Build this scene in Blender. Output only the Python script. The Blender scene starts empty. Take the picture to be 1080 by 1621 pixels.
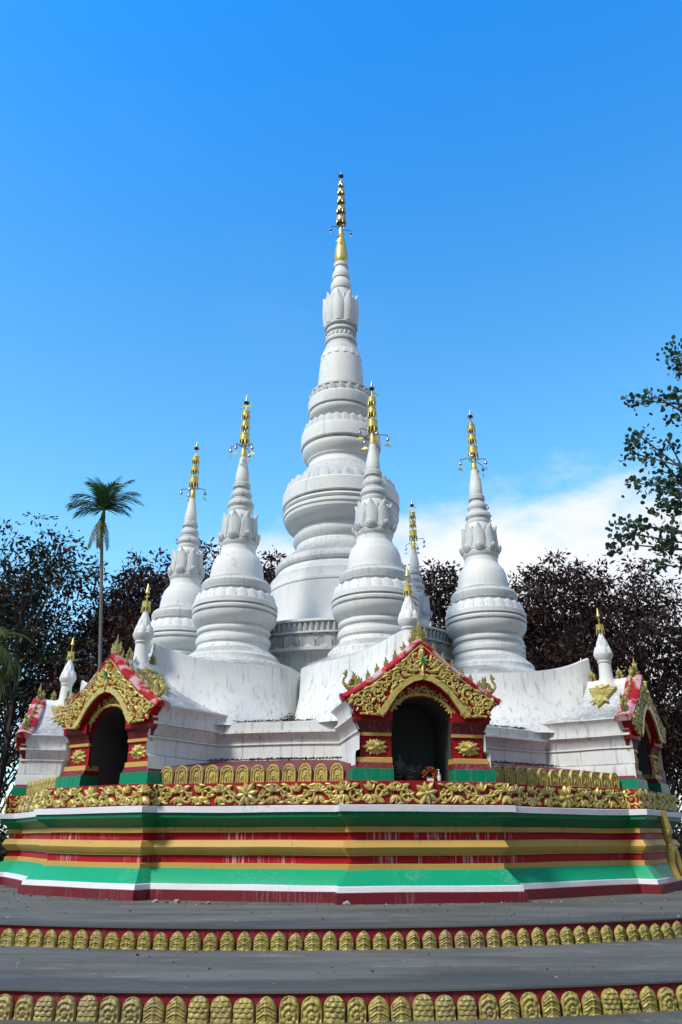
import bpy, bmesh, math, random
import numpy as np
from mathutils import Vector, Matrix, noise as mnoise
R = math.radians
PI = math.pi
random.seed(7)
C = bpy.context.scene.collection
sc = bpy.context.scene

# ------------------------------------------------------------------ camera, sky, sun, exposure
EYE = 0.93
DIST = 20.8
cam = bpy.data.objects.new('camera', bpy.data.cameras.new('camera'))
C.objects.link(cam)
cam.location = (0, -DIST, EYE)
cam.rotation_euler = (R(90 + 22.9), 0, 0)
cam.data.sensor_fit = 'VERTICAL'
cam.data.sensor_height = 36
cam.data.lens = 36 * 1217 / 1621
cam.data.clip_end = 2000
sc.camera = cam
sc.view_settings.view_transform = 'Standard'
sc.view_settings.look = 'None'
sc.view_settings.exposure = 0.24
sc.view_settings.gamma = 1
SUN_AZ, SUN_EL = R(-48), R(47)      # azimuth measured from the direction facing the camera, negative = left

world = bpy.data.worlds.new('World')
sc.world = world
world.use_nodes = True
wt = world.node_tree
wt.nodes.clear()


def N(t, typ, **kw):
    n = t.nodes.new(typ)
    for k, v in kw.items():
        if k in ('inputs',):
            for a, b in v.items():
                n.inputs[a].default_value = b
        else:
            setattr(n, k, v)
    return n


def mth(t, op, a, b=None, c=None, clamp=False):
    n = t.nodes.new('ShaderNodeMath')
    n.operation = op
    n.use_clamp = clamp
    for i, x in enumerate((a, b, c)):
        if x is None:
            continue
        if isinstance(x, (int, float)):
            n.inputs[i].default_value = x
        else:
            t.links.new(x, n.inputs[i])
    return n.outputs[0]


def mixc(t, f, a, b, blend='MIX'):
    n = t.nodes.new('ShaderNodeMix')
    n.data_type = 'RGBA'
    n.blend_type = blend
    for s, x in ((n.inputs[0], f), (n.inputs[6], a), (n.inputs[7], b)):
        if isinstance(x, (int, float)):
            s.default_value = x
        elif isinstance(x, (tuple, list)):
            s.default_value = (*x[:3], 1)
        else:
            t.links.new(x, s)
    return n.outputs[2]


def smooth(t, x, a, b):
    n = t.nodes.new('ShaderNodeMapRange')
    n.interpolation_type = 'SMOOTHSTEP'
    t.links.new(x, n.inputs[0])
    n.inputs[1].default_value = a
    n.inputs[2].default_value = b
    return n.outputs[0]


sky = N(wt, 'ShaderNodeTexSky')
sky.sky_type = 'NISHITA'
sky.sun_disc = False
sky.sun_elevation = SUN_EL
sky.sun_rotation = PI + SUN_AZ * -1
sky.altitude = 600
sky.air_density = 1.0
sky.dust_density = 0.4
sky.ozone_density = 3.0
hs = N(wt, 'ShaderNodeHueSaturation')
hs.inputs['Hue'].default_value = 0.49
hs.inputs['Saturation'].default_value = 1.2
hs.inputs['Value'].default_value = 1.6
wt.links.new(sky.outputs[0], hs.inputs['Color'])
tc = N(wt, 'ShaderNodeTexCoord')
sep = N(wt, 'ShaderNodeSeparateXYZ')
wt.links.new(tc.outputs['Generated'], sep.inputs[0])
elev = mth(wt, 'ARCSINE', sep.outputs[2])
azim = mth(wt, 'ARCTAN2', sep.outputs[0], sep.outputs[1])
mp = N(wt, 'ShaderNodeMapping')
mp.inputs['Scale'].default_value = (1, 1, 2.2)
wt.links.new(tc.outputs['Generated'], mp.inputs[0])
nz = N(wt, 'ShaderNodeTexNoise')
nz.inputs['Scale'].default_value = 7
nz.inputs['Detail'].default_value = 8
nz.inputs['Roughness'].default_value = 0.58
wt.links.new(mp.outputs[0], nz.inputs['Vector'])
nf = mth(wt, 'SUBTRACT', nz.outputs[0], 0.5)
# upper edge of the cloud bank: rises from 20 degrees behind the tower to 26 on the right
edge = mth(wt, 'ADD', mth(wt, 'MULTIPLY', smooth(wt, azim, -0.15, 0.32), R(3.6)), R(21.0))
edge = mth(wt, 'ADD', edge, mth(wt, 'MULTIPLY', nf, 0.2))
cl = smooth(wt, mth(wt, 'SUBTRACT', edge, elev), -0.015, 0.075)
cl = mth(wt, 'MULTIPLY', cl, smooth(wt, mth(wt, 'ADD', azim, mth(wt, 'MULTIPLY', nf, 0.5)), -0.22, -0.10))
nz2 = N(wt, 'ShaderNodeTexNoise')
nz2.inputs['Scale'].default_value = 2.2
nz2.inputs['Detail'].default_value = 5
wt.links.new(mp.outputs[0], nz2.inputs['Vector'])
wisp = mth(wt, 'MULTIPLY', smooth(wt, nz2.outputs[0], 0.58, 0.85), 0.10)
low = mth(wt, 'MULTIPLY', smooth(wt, elev, 0.42, 0.05), 0.55)   # pale air towards the horizon
grade = mixc(wt, smooth(wt, elev, 0.35, 1.05), (1.85, 2.0, 1.85), (0.45, 1.75, 2.45))
graded = mixc(wt, 1.0, hs.outputs[0], grade, 'MULTIPLY')
skyc = mixc(wt, mth(wt, 'MAXIMUM', wisp, low), graded, (5.2, 7.2, 9.4))
# broken bright cloud added to the unseen sky behind the viewer as neutral fill
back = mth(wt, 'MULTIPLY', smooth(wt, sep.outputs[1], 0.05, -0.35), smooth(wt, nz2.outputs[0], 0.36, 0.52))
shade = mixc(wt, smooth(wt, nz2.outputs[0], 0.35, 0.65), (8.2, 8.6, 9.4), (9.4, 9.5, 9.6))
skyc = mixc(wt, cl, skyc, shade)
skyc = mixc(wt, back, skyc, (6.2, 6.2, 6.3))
# unseen low sky behind the viewer, darkened to cut the light on undersides
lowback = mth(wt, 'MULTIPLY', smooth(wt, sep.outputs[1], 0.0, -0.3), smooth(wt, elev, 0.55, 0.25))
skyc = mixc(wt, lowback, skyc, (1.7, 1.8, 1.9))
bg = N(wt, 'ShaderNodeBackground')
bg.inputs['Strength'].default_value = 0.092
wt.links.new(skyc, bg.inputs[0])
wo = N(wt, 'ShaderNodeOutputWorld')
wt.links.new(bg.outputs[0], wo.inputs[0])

sl = bpy.data.lights.new('sun', 'SUN')
sl.energy = 3.1
sl.angle = R(12)
sl.color = (1, 0.95, 0.88)
sun = bpy.data.objects.new('sun', sl)
C.objects.link(sun)
sdir = Vector((math.sin(SUN_AZ) * math.cos(SUN_EL), -math.cos(SUN_AZ) * math.cos(SUN_EL), math.sin(SUN_EL)))
sun.rotation_euler = sdir.to_track_quat('Z', 'Y').to_euler()
sun.location = sdir * 60

# ------------------------------------------------------------------ materials


def newmat(name):
    m = bpy.data.materials.new(name)
    m.use_nodes = True
    t = m.node_tree
    return m, t, t.nodes['Principled BSDF']


def posn(t, scale):
    g = t.nodes.new('ShaderNodeNewGeometry')
    mpn = t.nodes.new('ShaderNodeMapping')
    mpn.inputs['Scale'].default_value = scale
    t.links.new(g.outputs['Position'], mpn.inputs[0])
    return g, mpn.outputs[0]


def noi(t, vec, scale, detail=4, rough=0.55):
    n = t.nodes.new('ShaderNodeTexNoise')
    n.inputs['Scale'].default_value = scale
    n.inputs['Detail'].default_value = detail
    n.inputs['Roughness'].default_value = rough
    t.links.new(vec, n.inputs['Vector'])
    return n.outputs[0]


def bump(t, b, h, strength, dist):
    n = t.nodes.new('ShaderNodeBump')
    n.inputs['Strength'].default_value = strength
    n.inputs['Distance'].default_value = dist
    t.links.new(h, n.inputs['Height'])
    t.links.new(n.outputs[0], b.inputs['Normal'])


def white_paint(name, col=(0.74, 0.755, 0.725), grime=1.15, old=0.0):
    m, t, b = newmat(name)
    g, p = posn(t, (1, 1, 1))
    _, ps = posn(t, (6, 6, 0.30))
    big = noi(t, p, 0.9, 6, 0.62)
    fine = noi(t, p, 14, 5, 0.65)
    streak = noi(t, ps, 2.2, 5, 0.6)
    c = mixc(t, mth(t, 'MULTIPLY', smooth(t, big, 0.42, 0.75), 0.35 * grime), col, (0.50, 0.54, 0.55))
    st = mth(t, 'MULTIPLY', smooth(t, streak, 0.57 - 0.07 * old, 0.80 - 0.07 * old), min(.95, 0.58 * grime))
    c = mixc(t, st, c, (0.30, 0.32, 0.32))
    # dirt that settles on ledges which face up
    sn = t.nodes.new('ShaderNodeSeparateXYZ')
    t.links.new(g.outputs['True Normal'], sn.inputs[0])
    up = smooth(t, sn.outputs[2], 0.45, 0.95)
    up = mth(t, 'MULTIPLY', up, smooth(t, mth(t, 'ADD', mth(t, 'MULTIPLY', big, 0.6), mth(t, 'MULTIPLY', fine, 0.4)), 0.36 - 0.1 * old, 0.60))
    c = mixc(t, mth(t, 'MULTIPLY', up, min(1, 0.85 * grime)), c, (0.20, 0.21, 0.205))
    # hairline cracks, only in patches
    v = t.nodes.new('ShaderNodeTexVoronoi')
    v.feature = 'DISTANCE_TO_EDGE'
    v.inputs['Scale'].default_value = 1.3
    wv = t.nodes.new('ShaderNodeVectorMath')
    wv.operation = 'ADD'
    t.links.new(p, wv.inputs[0])
    nn = t.nodes.new('ShaderNodeTexNoise')
    nn.inputs['Scale'].default_value = 3
    nn.inputs['Detail'].default_value = 6
    t.links.new(p, nn.inputs['Vector'])
    t.links.new(nn.outputs[1], wv.inputs[1])
    t.links.new(wv.outputs[0], v.inputs['Vector'])
    cr = smooth(t, v.outputs[0], 0.010, 0.0)
    cr = mth(t, 'MULTIPLY', cr, smooth(t, noi(t, p, 0.55, 2), 0.57, 0.66))
    c = mixc(t, mth(t, 'MULTIPLY', cr, 0.75), c, (0.10, 0.10, 0.10))
    # specks of black mould
    sp = smooth(t, noi(t, p, 30, 3, 0.7), 0.70, 0.78)
    c = mixc(t, mth(t, 'MULTIPLY', sp, 0.55 * grime), c, (0.16, 0.17, 0.16))
    t.links.new(c, b.inputs['Base Color'])
    b.inputs['Roughness'].default_value = 0.62
    b.inputs['Specular IOR Level'].default_value = 0.3
    bump(t, b, mth(t, 'ADD', fine, mth(t, 'MULTIPLY', big, 3.0)), 0.35, 0.012)
    return m


def paint(name, col, rough=0.55, var=0.25, peel=0.0, peelcol=(0.62, 0.5, 0.5), dirt=0.4, bm=0.25):
    m, t, b = newmat(name)
    g, p = posn(t, (1, 1, 1))
    a = noi(t, p, 2.3, 6, 0.6)
    f = noi(t, p, 22, 4, 0.6)
    c = mixc(t, mth(t, 'MULTIPLY', smooth(t, a, 0.35, 0.75), var), col, tuple(x * 0.62 + 0.02 for x in col))
    if peel:
        _, ps = posn(t, (14, 14, 0.7))
        s = smooth(t, noi(t, ps, 2.0, 3, 0.6), 0.50, 0.64)
        s = mth(t, 'MULTIPLY', s, smooth(t, noi(t, p, 0.75, 3), 0.47, 0.62))
        c = mixc(t, mth(t, 'MULTIPLY', s, peel), c, peelcol)
    _, pd = posn(t, (7, 7, 1.0))
    d = mth(t, 'MULTIPLY', smooth(t, noi(t, pd, 1.6, 5, 0.65), 0.58, 0.76), dirt)
    c = mixc(t, d, c, (0.06, 0.055, 0.05))
    t.links.new(c, b.inputs['Base Color'])
    b.inputs['Roughness'].default_value = rough
    b.inputs['Specular IOR Level'].default_value = 0.2
    bump(t, b, mth(t, 'ADD', f, mth(t, 'MULTIPLY', a, 2.0)), bm, 0.01)
    return m


def gold(name, col=(0.62, 0.51, 0.15), dark=(0.11, 0.085, 0.03), metal=0.2, rough=0.42, amt=0.7, s=16):
    m, t, b = newmat(name)
    g, p = posn(t, (1, 1, 1))
    a = noi(t, p, s, 5, 0.65)
    l = noi(t, p, 1.1, 3, 0.5)
    c = mixc(t, mth(t, 'MULTIPLY', smooth(t, a, 0.45, 0.72), amt), col, dark)
    c = mixc(t, mth(t, 'MULTIPLY', smooth(t, l, 0.52, 0.68), 0.5), c, (0.27, 0.21, 0.12))
    t.links.new(c, b.inputs['Base Color'])
    b.inputs['Metallic'].default_value = metal
    b.inputs['Roughness'].default_value = rough
    bump(t, b, a, 0.5, 0.01)
    return m


def leafmat(name, c1, c2, c3, s=0.7, trans=0.15):
    m, t, b = newmat(name)
    g, p = posn(t, (1, 1, 1))
    f = noi(t, p, s, 3)
    f2 = noi(t, p, s * 9, 2)
    c = mixc(t, smooth(t, f, 0.4, 0.6), c1, c2)
    c = mixc(t, smooth(t, f2, 0.55, 0.72), c, c3)
    t.links.new(c, b.inputs['Base Color'])
    b.inputs['Roughness'].default_value = 0.55
    b.inputs['Specular IOR Level'].default_value = 0.2
    tr = t.nodes.new('ShaderNodeBsdfTranslucent')
    t.links.new(c, tr.inputs[0])
    ms = t.nodes.new('ShaderNodeMixShader')
    ms.inputs[0].default_value = trans
    t.links.new(b.outputs[0], ms.inputs[1])
    t.links.new(tr.outputs[0], ms.inputs[2])
    t.links.new(ms.outputs[0], t.nodes['Material Output'].inputs[0])
    return m


def concrete(name, col, col2, rim=False):
    m, t, b = newmat(name)
    g, p = posn(t, (1, 1, 1))
    _, pp = posn(t, (0.45, 1.5, 1))
    a = noi(t, pp, 1.0, 7, 0.62)
    f = noi(t, p, 35, 4, 0.7)
    c = mixc(t, smooth(t, a, 0.35, 0.68), col, col2)
    w = smooth(t, noi(t, pp, 2.3, 5, 0.6), 0.60, 0.68)
    c = mixc(t, mth(t, 'MULTIPLY', w, 0.45), c, tuple(min(1, x * 1.9) for x in col))
    k = smooth(t, noi(t, pp, 0.8, 6, 0.6), 0.60, 0.63)
    c = mixc(t, mth(t, 'MULTIPLY', k, 0.4), c, tuple(x * 0.4 for x in col))
    s = smooth(t, noi(t, p, 11, 2, 0.5), 0.74, 0.77)
    c = mixc(t, mth(t, 'MULTIPLY', s, 0.6), c, (0.4, 0.4, 0.38))
    c = mixc(t, mth(t, 'MULTIPLY', f, 0.25), c, tuple(x * 0.5 for x in col))
    if rim:
        gg = t.nodes.new('ShaderNodeNewGeometry')
        vs_ = t.nodes.new('ShaderNodeVectorMath')
        vs_.operation = 'SUBTRACT'
        t.links.new(gg.outputs['Position'], vs_.inputs[0])
        vs_.inputs[1].default_value = (-0.8, 0, 0)
        mm = t.nodes.new('ShaderNodeVectorMath')
        mm.operation = 'MULTIPLY'
        t.links.new(vs_.outputs[0], mm.inputs[0])
        mm.inputs[1].default_value = (1, 1, 0)
        ln = t.nodes.new('ShaderNodeVectorMath')
        ln.operation = 'LENGTH'
        t.links.new(mm.outputs[0], ln.inputs[0])
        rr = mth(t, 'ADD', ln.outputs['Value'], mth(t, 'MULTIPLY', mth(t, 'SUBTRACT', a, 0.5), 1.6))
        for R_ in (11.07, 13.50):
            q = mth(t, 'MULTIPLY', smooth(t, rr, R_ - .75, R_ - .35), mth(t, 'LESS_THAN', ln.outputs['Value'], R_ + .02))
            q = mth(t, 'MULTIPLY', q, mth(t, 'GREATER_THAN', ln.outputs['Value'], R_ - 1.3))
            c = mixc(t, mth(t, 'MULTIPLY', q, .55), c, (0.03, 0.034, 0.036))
        # hairline joints and cracks in the screed
        v = t.nodes.new('ShaderNodeTexVoronoi')
        v.feature = 'DISTANCE_TO_EDGE'
        v.inputs['Scale'].default_value = .45
        wv = t.nodes.new('ShaderNodeVectorMath')
        t.links.new(p, wv.inputs[0])
        n2 = t.nodes.new('ShaderNodeTexNoise')
        n2.inputs['Scale'].default_value = 2
        n2.inputs['Detail'].default_value = 7
        t.links.new(p, n2.inputs['Vector'])
        t.links.new(n2.outputs[1], wv.inputs[1])
        t.links.new(wv.outputs[0], v.inputs['Vector'])
        c = mixc(t, mth(t, 'MULTIPLY', smooth(t, v.outputs[0], .006, 0), .6), c, (0.03, 0.03, 0.03))
    t.links.new(c, b.inputs['Base Color'])
    b.inputs['Roughness'].default_value = 0.8
    bump(t, b, mth(t, 'ADD', f, mth(t, 'MULTIPLY', a, 3)), 0.4, 0.01)
    return m


M = dict(
    grit=leafmat('grit_and_leaf_bits', (0.22, 0.20, 0.17), (0.10, 0.075, 0.05), (0.35, 0.34, 0.31), 9, 0.0),
    white_wall=white_paint('rain_streaked_limewash', (0.73, 0.75, 0.72), 1.5, .8),
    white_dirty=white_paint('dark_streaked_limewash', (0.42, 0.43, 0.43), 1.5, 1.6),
    leaf_yg=leafmat('yellow_green_leaflets', (0.09, 0.13, 0.03), (0.14, 0.17, 0.04), (0.2, 0.2, 0.06), 2, 0.25),
    ochre2=paint('yellow_statue_paint', (0.40, 0.29, 0.07), 0.45, 0.5, 0, dirt=0.7),
    bottle=paint('cloudy_plastic', (0.35, 0.40, 0.42), 0.15, 0.1, 0, dirt=0.0, bm=0.0),
    pale_gold=gold('pale_gilt', (0.62, 0.56, 0.33), (0.25, 0.2, 0.1), 0.6, 0.35, 0.5, 14),
    white=white_paint('white_limewash'),
    white_old=white_paint('weathered_limewash', (0.60, 0.62, 0.60), 1.3, 1.1),
    white_strip=white_paint('white_gloss', (0.74, 0.75, 0.78), 0.45),
    red=paint('red_paint', (0.31, 0.005, 0.010), 0.5, 0.35, 0.0),
    red_peel=paint('peeling_red_paint', (0.38, 0.003, 0.014), 0.55, 0.4, 0.8),
    red_frieze=paint('faded_red_paint', (0.30, 0.010, 0.012), 0.65, 0.4, 0.6, (0.34, 0.18, 0.16)),
    coping=paint('peeled_pink_coping', (0.38, 0.010, 0.018), 0.75, 0.2, 0.0),
    maroon=paint('maroon_paint', (0.16, 0.018, 0.025), 0.5, 0.3, 0.25, (0.4, 0.3, 0.3), 0.25),
    dgreen=paint('deep_green_paint', (0.0, 0.17, 0.075), 0.4, 0.25, 0.12, (0.3, 0.4, 0.35), 0.15),
    lgreen=paint('light_green_paint', (0.005, 0.33, 0.16), 0.45, 0.2, 0.2, (0.3, 0.5, 0.4), 0.12),
    ochre=paint('ochre_paint', (0.54, 0.34, 0.09), 0.5, 0.25, 0.15, (0.4, 0.3, 0.2), 0.45),
    gold=gold('gold_paint'),
    gold_bright=gold('bright_gold_leaf', (0.70, 0.57, 0.16), (0.35, 0.26, 0.06), 0.5, 0.36, 0.4, 9),
    gold_old=gold('worn_gold_paint', (0.40, 0.335, 0.09), (0.055, 0.045, 0.018), 0.12, 0.5, 0.75, 22),
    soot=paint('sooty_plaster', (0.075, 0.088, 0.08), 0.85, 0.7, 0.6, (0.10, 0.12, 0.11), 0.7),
    dark=paint('dark_metal', (0.05, 0.045, 0.05), 0.4, 0.2, 0, dirt=0.2),
    silver=gold('tarnished_silver', (0.5, 0.42, 0.38), (0.15, 0.1, 0.1), 0.8, 0.35, 0.5),
    gem=paint('green_glass', (0.0, 0.22, 0.09), 0.15, 0.1, 0, dirt=0.0),
    concrete=concrete('grey_cement', (0.140, 0.134, 0.112), (0.070, 0.070, 0.058), True),
    soil=concrete('bare_soil', (0.10, 0.085, 0.06), (0.06, 0.065, 0.04)),
    stone=concrete('pale_stone', (0.35, 0.33, 0.30), (0.25, 0.22, 0.20)),
    debris=leafmat('dead_leaves', (0.035, 0.024, 0.018), (0.06, 0.04, 0.028), (0.09, 0.065, 0.05), 5, 0.05),
    bark=paint('bark', (0.075, 0.065, 0.055), 0.85, 0.5, 0.4, (0.2, 0.19, 0.17)),
    palmtrunk=paint('palm_trunk', (0.17, 0.17, 0.145), 0.8, 0.4, 0.5, (0.28, 0.28, 0.25)),
    leaf_red=leafmat('maroon_leaves', (0.030, 0.017, 0.016), (0.052, 0.024, 0.019), (0.075, 0.042, 0.026), 0.5),
    leaf_green=leafmat('dark_green_leaves', (0.022, 0.038, 0.020), (0.050, 0.036, 0.022), (0.040, 0.062, 0.026), 0.5),
    leaf_front=leafmat('green_round_leaves', (0.03, 0.065, 0.035), (0.045, 0.09, 0.05), (0.085, 0.10, 0.05), 1.6, 0.2),
    leaf_palm=leafmat('palm_leaflets', (0.055, 0.13, 0.035), (0.075, 0.16, 0.045), (0.09, 0.12, 0.03), 2, 0.2),
    leaf_yellow=leafmat('yellowing_leaflets', (0.10, 0.11, 0.025), (0.15, 0.13, 0.03), (0.11, 0.065, 0.02), 4, 0.2),
    orange=leafmat('orange_petals', (0.55, 0.12, 0.02), (0.45, 0.08, 0.02), (0.6, 0.2, 0.03), 20, 0.2),
    plastic=paint('white_plastic', (0.75, 0.77, 0.78), 0.3, 0.05, 0, dirt=0.0, bm=0.0),
    blue=paint('blue_print', (0.15, 0.25, 0.6), 0.4, 0.05, 0, dirt=0.0, bm=0.0),
    darkcloth=paint('dark_red_lacquer', (0.10, 0.008, 0.012), 0.5, 0.3, 0.2),
)
# the coping paint is worn through to white in broad patches
_t = M['coping'].node_tree
_b = _t.nodes['Principled BSDF']
_src = _b.inputs['Base Color'].links[0].from_socket
_g, _p = posn(_t, (1, 1, 1))
_f = smooth(_t, noi(_t, _p, 2.6, 7, 0.62), 0.44, 0.56)
_t.links.new(mixc(_t, mth(_t, 'MULTIPLY', _f, 0.8), _src, (0.62, 0.46, 0.45)), _b.inputs['Base Color'])

# ------------------------------------------------------------------ mesh helpers


class MB:
    def __init__(s, org=(0, 0, 0)):
        s.v = []
        s.f = []
        s.m = []
        s.o = Vector(org)

    def add(s, vs, fs, m=0):
        n = len(s.v)
        s.v += [tuple(Vector(a) - s.o) for a in vs]
        s.f += [tuple(i + n for i in f) for f in fs]
        s.m += [m] * len(fs)

    def box(s, c, d, m=0, rz=0):
        cx, cy, cz = c
        vs = []
        for x in (-.5, .5):
            for y in (-.5, .5):
                for z in (-.5, .5):
                    X, Y = x * d[0], y * d[1]
                    vs.append((cx + X * math.cos(rz) - Y * math.sin(rz), cy + X * math.sin(rz) + Y * math.cos(rz), cz + z * d[2]))
        s.add(vs, [(0, 1, 3, 2), (4, 6, 7, 5), (0, 4, 5, 1), (2, 3, 7, 6), (0, 2, 6, 4), (1, 5, 7, 3)], m)

    def lathe(s, prof, cx=0, cy=0, seg=96, m=0, wob=0.0, seed=0, cap=True, zones=()):
        vs, fs = [], []
        n = len(prof)
        for i in range(seg):
            a = 2 * PI * i / seg
            for j, (r, z) in enumerate(prof):
                w = 1.0
                dz = 0
                if wob:
                    q = mnoise.noise(Vector((math.cos(a) * 1.5 + seed, math.sin(a) * 1.5, z * 1.3)))
                    w += wob * q
                    dz = wob * r * 0.6 * mnoise.noise(Vector((math.cos(a) * 2 + seed + 9, math.sin(a) * 2, z)))
                vs.append((cx + r * w * math.cos(a), cy + r * w * math.sin(a), z + dz))
        for i in range(seg):
            k = (i + 1) % seg
            for j in range(n - 1):
                fs.append((i * n + j, k * n + j, k * n + j + 1, i * n + j + 1))
        s.add(vs, fs, m)
        if zones:
            k0 = len(s.m) - len(fs)
            for q in range(len(fs)):
                zz = (prof[q % (n - 1)][1] + prof[q % (n - 1) + 1][1]) / 2
                for (a_, b_, mm) in zones:
                    if a_ <= zz <= b_:
                        s.m[k0 + q] = mm
        if cap:
            if prof[0][0] > 1e-4:
                s.add([vs[i * n] for i in range(seg)], [tuple(range(seg))[::-1]], m)
            if prof[-1][0] > 1e-4:
                s.add([vs[i * n + n - 1] for i in range(seg)], [tuple(range(seg))], m)

    def tube(s, pts, rad, seg=8, m=0, flat=None):
        pts = [Vector(p) for p in pts]
        n = len(pts)
        if not isinstance(rad, (list, tuple)):
            rad = [rad] * n
        vs = []
        u = None
        for i, p in enumerate(pts):
            d = (pts[min(i + 1, n - 1)] - pts[max(i - 1, 0)])
            d = d.normalized() if d.length > 1e-9 else Vector((0, 0, 1))
            if u is None:
                u = d.cross(Vector((0, 0, 1)))
                if u.length < 0.1:
                    u = d.cross(Vector((0, 1, 0)))
            else:
                u = u - d * u.dot(d)
            u.normalize()
            w = d.cross(u)
            for k in range(seg):
                a = 2 * PI * k / seg
                vs.append(p + (u * math.cos(a) + w * math.sin(a)) * rad[i])
        fs = []
        for i in range(n - 1):
            for k in range(seg):
                j = (k + 1) % seg
                fs.append((i * seg + k, i * seg + j, i * seg + seg + j, i * seg + seg + k))
        fs.append(tuple(range(seg))[::-1])
        fs.append(tuple((n - 1) * seg + k for k in range(seg)))
        s.add(vs, fs, m)

    def loft(s, rows, m=0, closed=False):
        """rows: list of equal-length point lists"""
        n = len(rows[0])
        vs = [p for r in rows for p in r]
        fs = []
        for i in range(len(rows) - 1):
            for k in range(n if closed else n - 1):
                j = (k + 1) % n
                fs.append((i * n + k, i * n + j, i * n + n + j, i * n + n + k))
        s.add(vs, fs, m)

    def plate(s, poly, y0, y1, m=0, xf=None):
        """poly in (x,z), extruded between y0 (front) and y1"""
        n = len(poly)
        f = xf or (lambda p: p)
        vs = [f((x, y0, z)) for x, z in poly] + [f((x, y1, z)) for x, z in poly]
        fs = [tuple(range(n)), tuple(range(n, 2 * n))[::-1]]
        for i in range(n):
            j = (i + 1) % n
            fs.append((i, i + n, j + n, j))
        s.add(vs, fs, m)

    def build(s, name, mats, parent=None, smooth_ang=35, loc=None):
        me = bpy.data.meshes.new(name)
        me.from_pydata(s.v, [], s.f)
        if not isinstance(mats, (list, tuple)):
            mats = [mats]
        for a in mats:
            me.materials.append(a)
        me.polygons.foreach_set('material_index', s.m)
        bm = bmesh.new()
        bm.from_mesh(me)
        bmesh.ops.recalc_face_normals(bm, faces=bm.faces)
        bm.to_mesh(me)
        bm.free()
        if smooth_ang:
            me.polygons.foreach_set('use_smooth', [True] * len(me.polygons))
            me.set_sharp_from_angle(angle=R(smooth_ang))
        me.update()
        o = bpy.data.objects.new(name, me)
        C.objects.link(o)
        if parent:
            o.parent = parent
        if loc:
            o.location = loc
        return o


def tag(o, label=None, cat=None, group=None, kind=None):
    if label:
        o['label'] = label
    if cat:
        o['category'] = cat
    if group:
        o['group'] = group
    if kind:
        o['kind'] = kind
    return o


def empty(name, loc, rz=0, label=None, cat=None, group=None):
    o = bpy.data.objects.new(name, None)
    C.objects.link(o)
    o.location = loc
    o.rotation_euler = (0, 0, rz)
    o.empty_display_size = 0.3
    return tag(o, label, cat, group)


def copy_tree(o, parent=None):
    kids = list(o.children)
    c = o.copy()
    C.objects.link(c)
    c.parent = parent
    for k in kids:
        copy_tree(k, c)
    return c


def polar(phi, rho, lat=0.0, z=0.0):
    """phi: degrees from the direction that faces the camera, lat: to the right seen from the camera"""
    p = R(phi)
    return Vector((rho * math.sin(p) + lat * math.cos(p), -rho * math.cos(p) + lat * math.sin(p), z))


def petal(mb, cx, cy, ang, w, z0, z1, r0, rm, r1, shape='point', ridge=0.02, thick=0.03, nu=6, nv=8, m=0, flare=0.0):
    """a relief petal that stands on a round wall; radius goes r0 > rm > r1 from its foot to its tip"""
    F, B = [], []
    for j in range(nv + 1):
        t = j / nv
        if shape == 'point':
            wt_ = (0.8 + 0.4 * t) if t < 0.5 else max(0.02, 1.0 * (1 - ((t - 0.5) / 0.5) ** 2.0))
        elif shape == 'arch':
            wt_ = 1.0 if t < 0.55 else math.sqrt(max(0.0, 1 - ((t - 0.55) / 0.45) ** 2)) + 0.02
        else:
            wt_ = 1 - 0.9 * t
        r = (1 - t) ** 2 * r0 + 2 * t * (1 - t) * rm + t * t * r1 + flare * max(0, t - 0.8) * 5 * 0.2
        z = z0 + (z1 - z0) * t
        fr, br = [], []
        for i in range(nu + 1):
            u = -1 + 2 * i / nu
            a = ang + u * wt_ * w / 2 / max(r, .05)
            rr = r + ridge * (1 - abs(u)) ** 0.8 - 0.4 * ridge * (1 if abs(u) > .99 else 0)
            fr.append((cx + rr * math.cos(a), cy + rr * math.sin(a), z))
            br.append((cx + (r - thick) * math.cos(a), cy + (r - thick) * math.sin(a), z))
        F.append(fr)
        B.append(br)
    mb.loft(F, m)
    mb.loft([[F[j][0] for j in range(nv + 1)], [B[j][0] for j in range(nv + 1)]], m)
    mb.loft([[F[j][nu] for j in range(nv + 1)], [B[j][nu] for j in range(nv + 1)]], m)
    mb.loft([F[nv], B[nv]], m)
    mb.loft([F[0], B[0]], m)
    mb.loft(B, m)


def petal_row(mb, n, r0, r1, z0, z1, fill=0.9, shape='arch', ridge=0.015, thick=0.05, **k):
    for i in range(n):
        a = 2 * PI * (i + 0.5) / n
        petal(mb, 0, 0, a, 2 * PI * r0 / n * fill, z0, z1, r0, (r0 + r1) / 2, r1, shape, ridge, thick, nu=4, nv=5, **k)


# ------------------------------------------------------------------ ground and stepped terrace
TX = -0.8     # the terrace circles are centred a little left of the tower
R1, R2 = 11.07, 13.50
Z1, Z2 = -0.228, -0.448


def disc(name, r_out, z, mat, cx=TX, r_in=0.0, seg=160):
    mb = MB()
    mb.lathe([(r_in, z), (r_out, z)], cx, 0, seg, cap=False)
    return mb.build(name, mat, smooth_ang=0)


g = MB()
g.add([(-900, -900, Z2 - .004), (900, -900, Z2 - .004), (900, 900, Z2 - .004), (-900, 900, Z2 - .004)], [(0, 1, 2, 3)])
tag(g.build('ground', M['soil'], smooth_ang=0), kind='structure')
tag(disc('pavement', 26, Z2, M['concrete'], r_in=R2 - .1), kind='structure')


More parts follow.
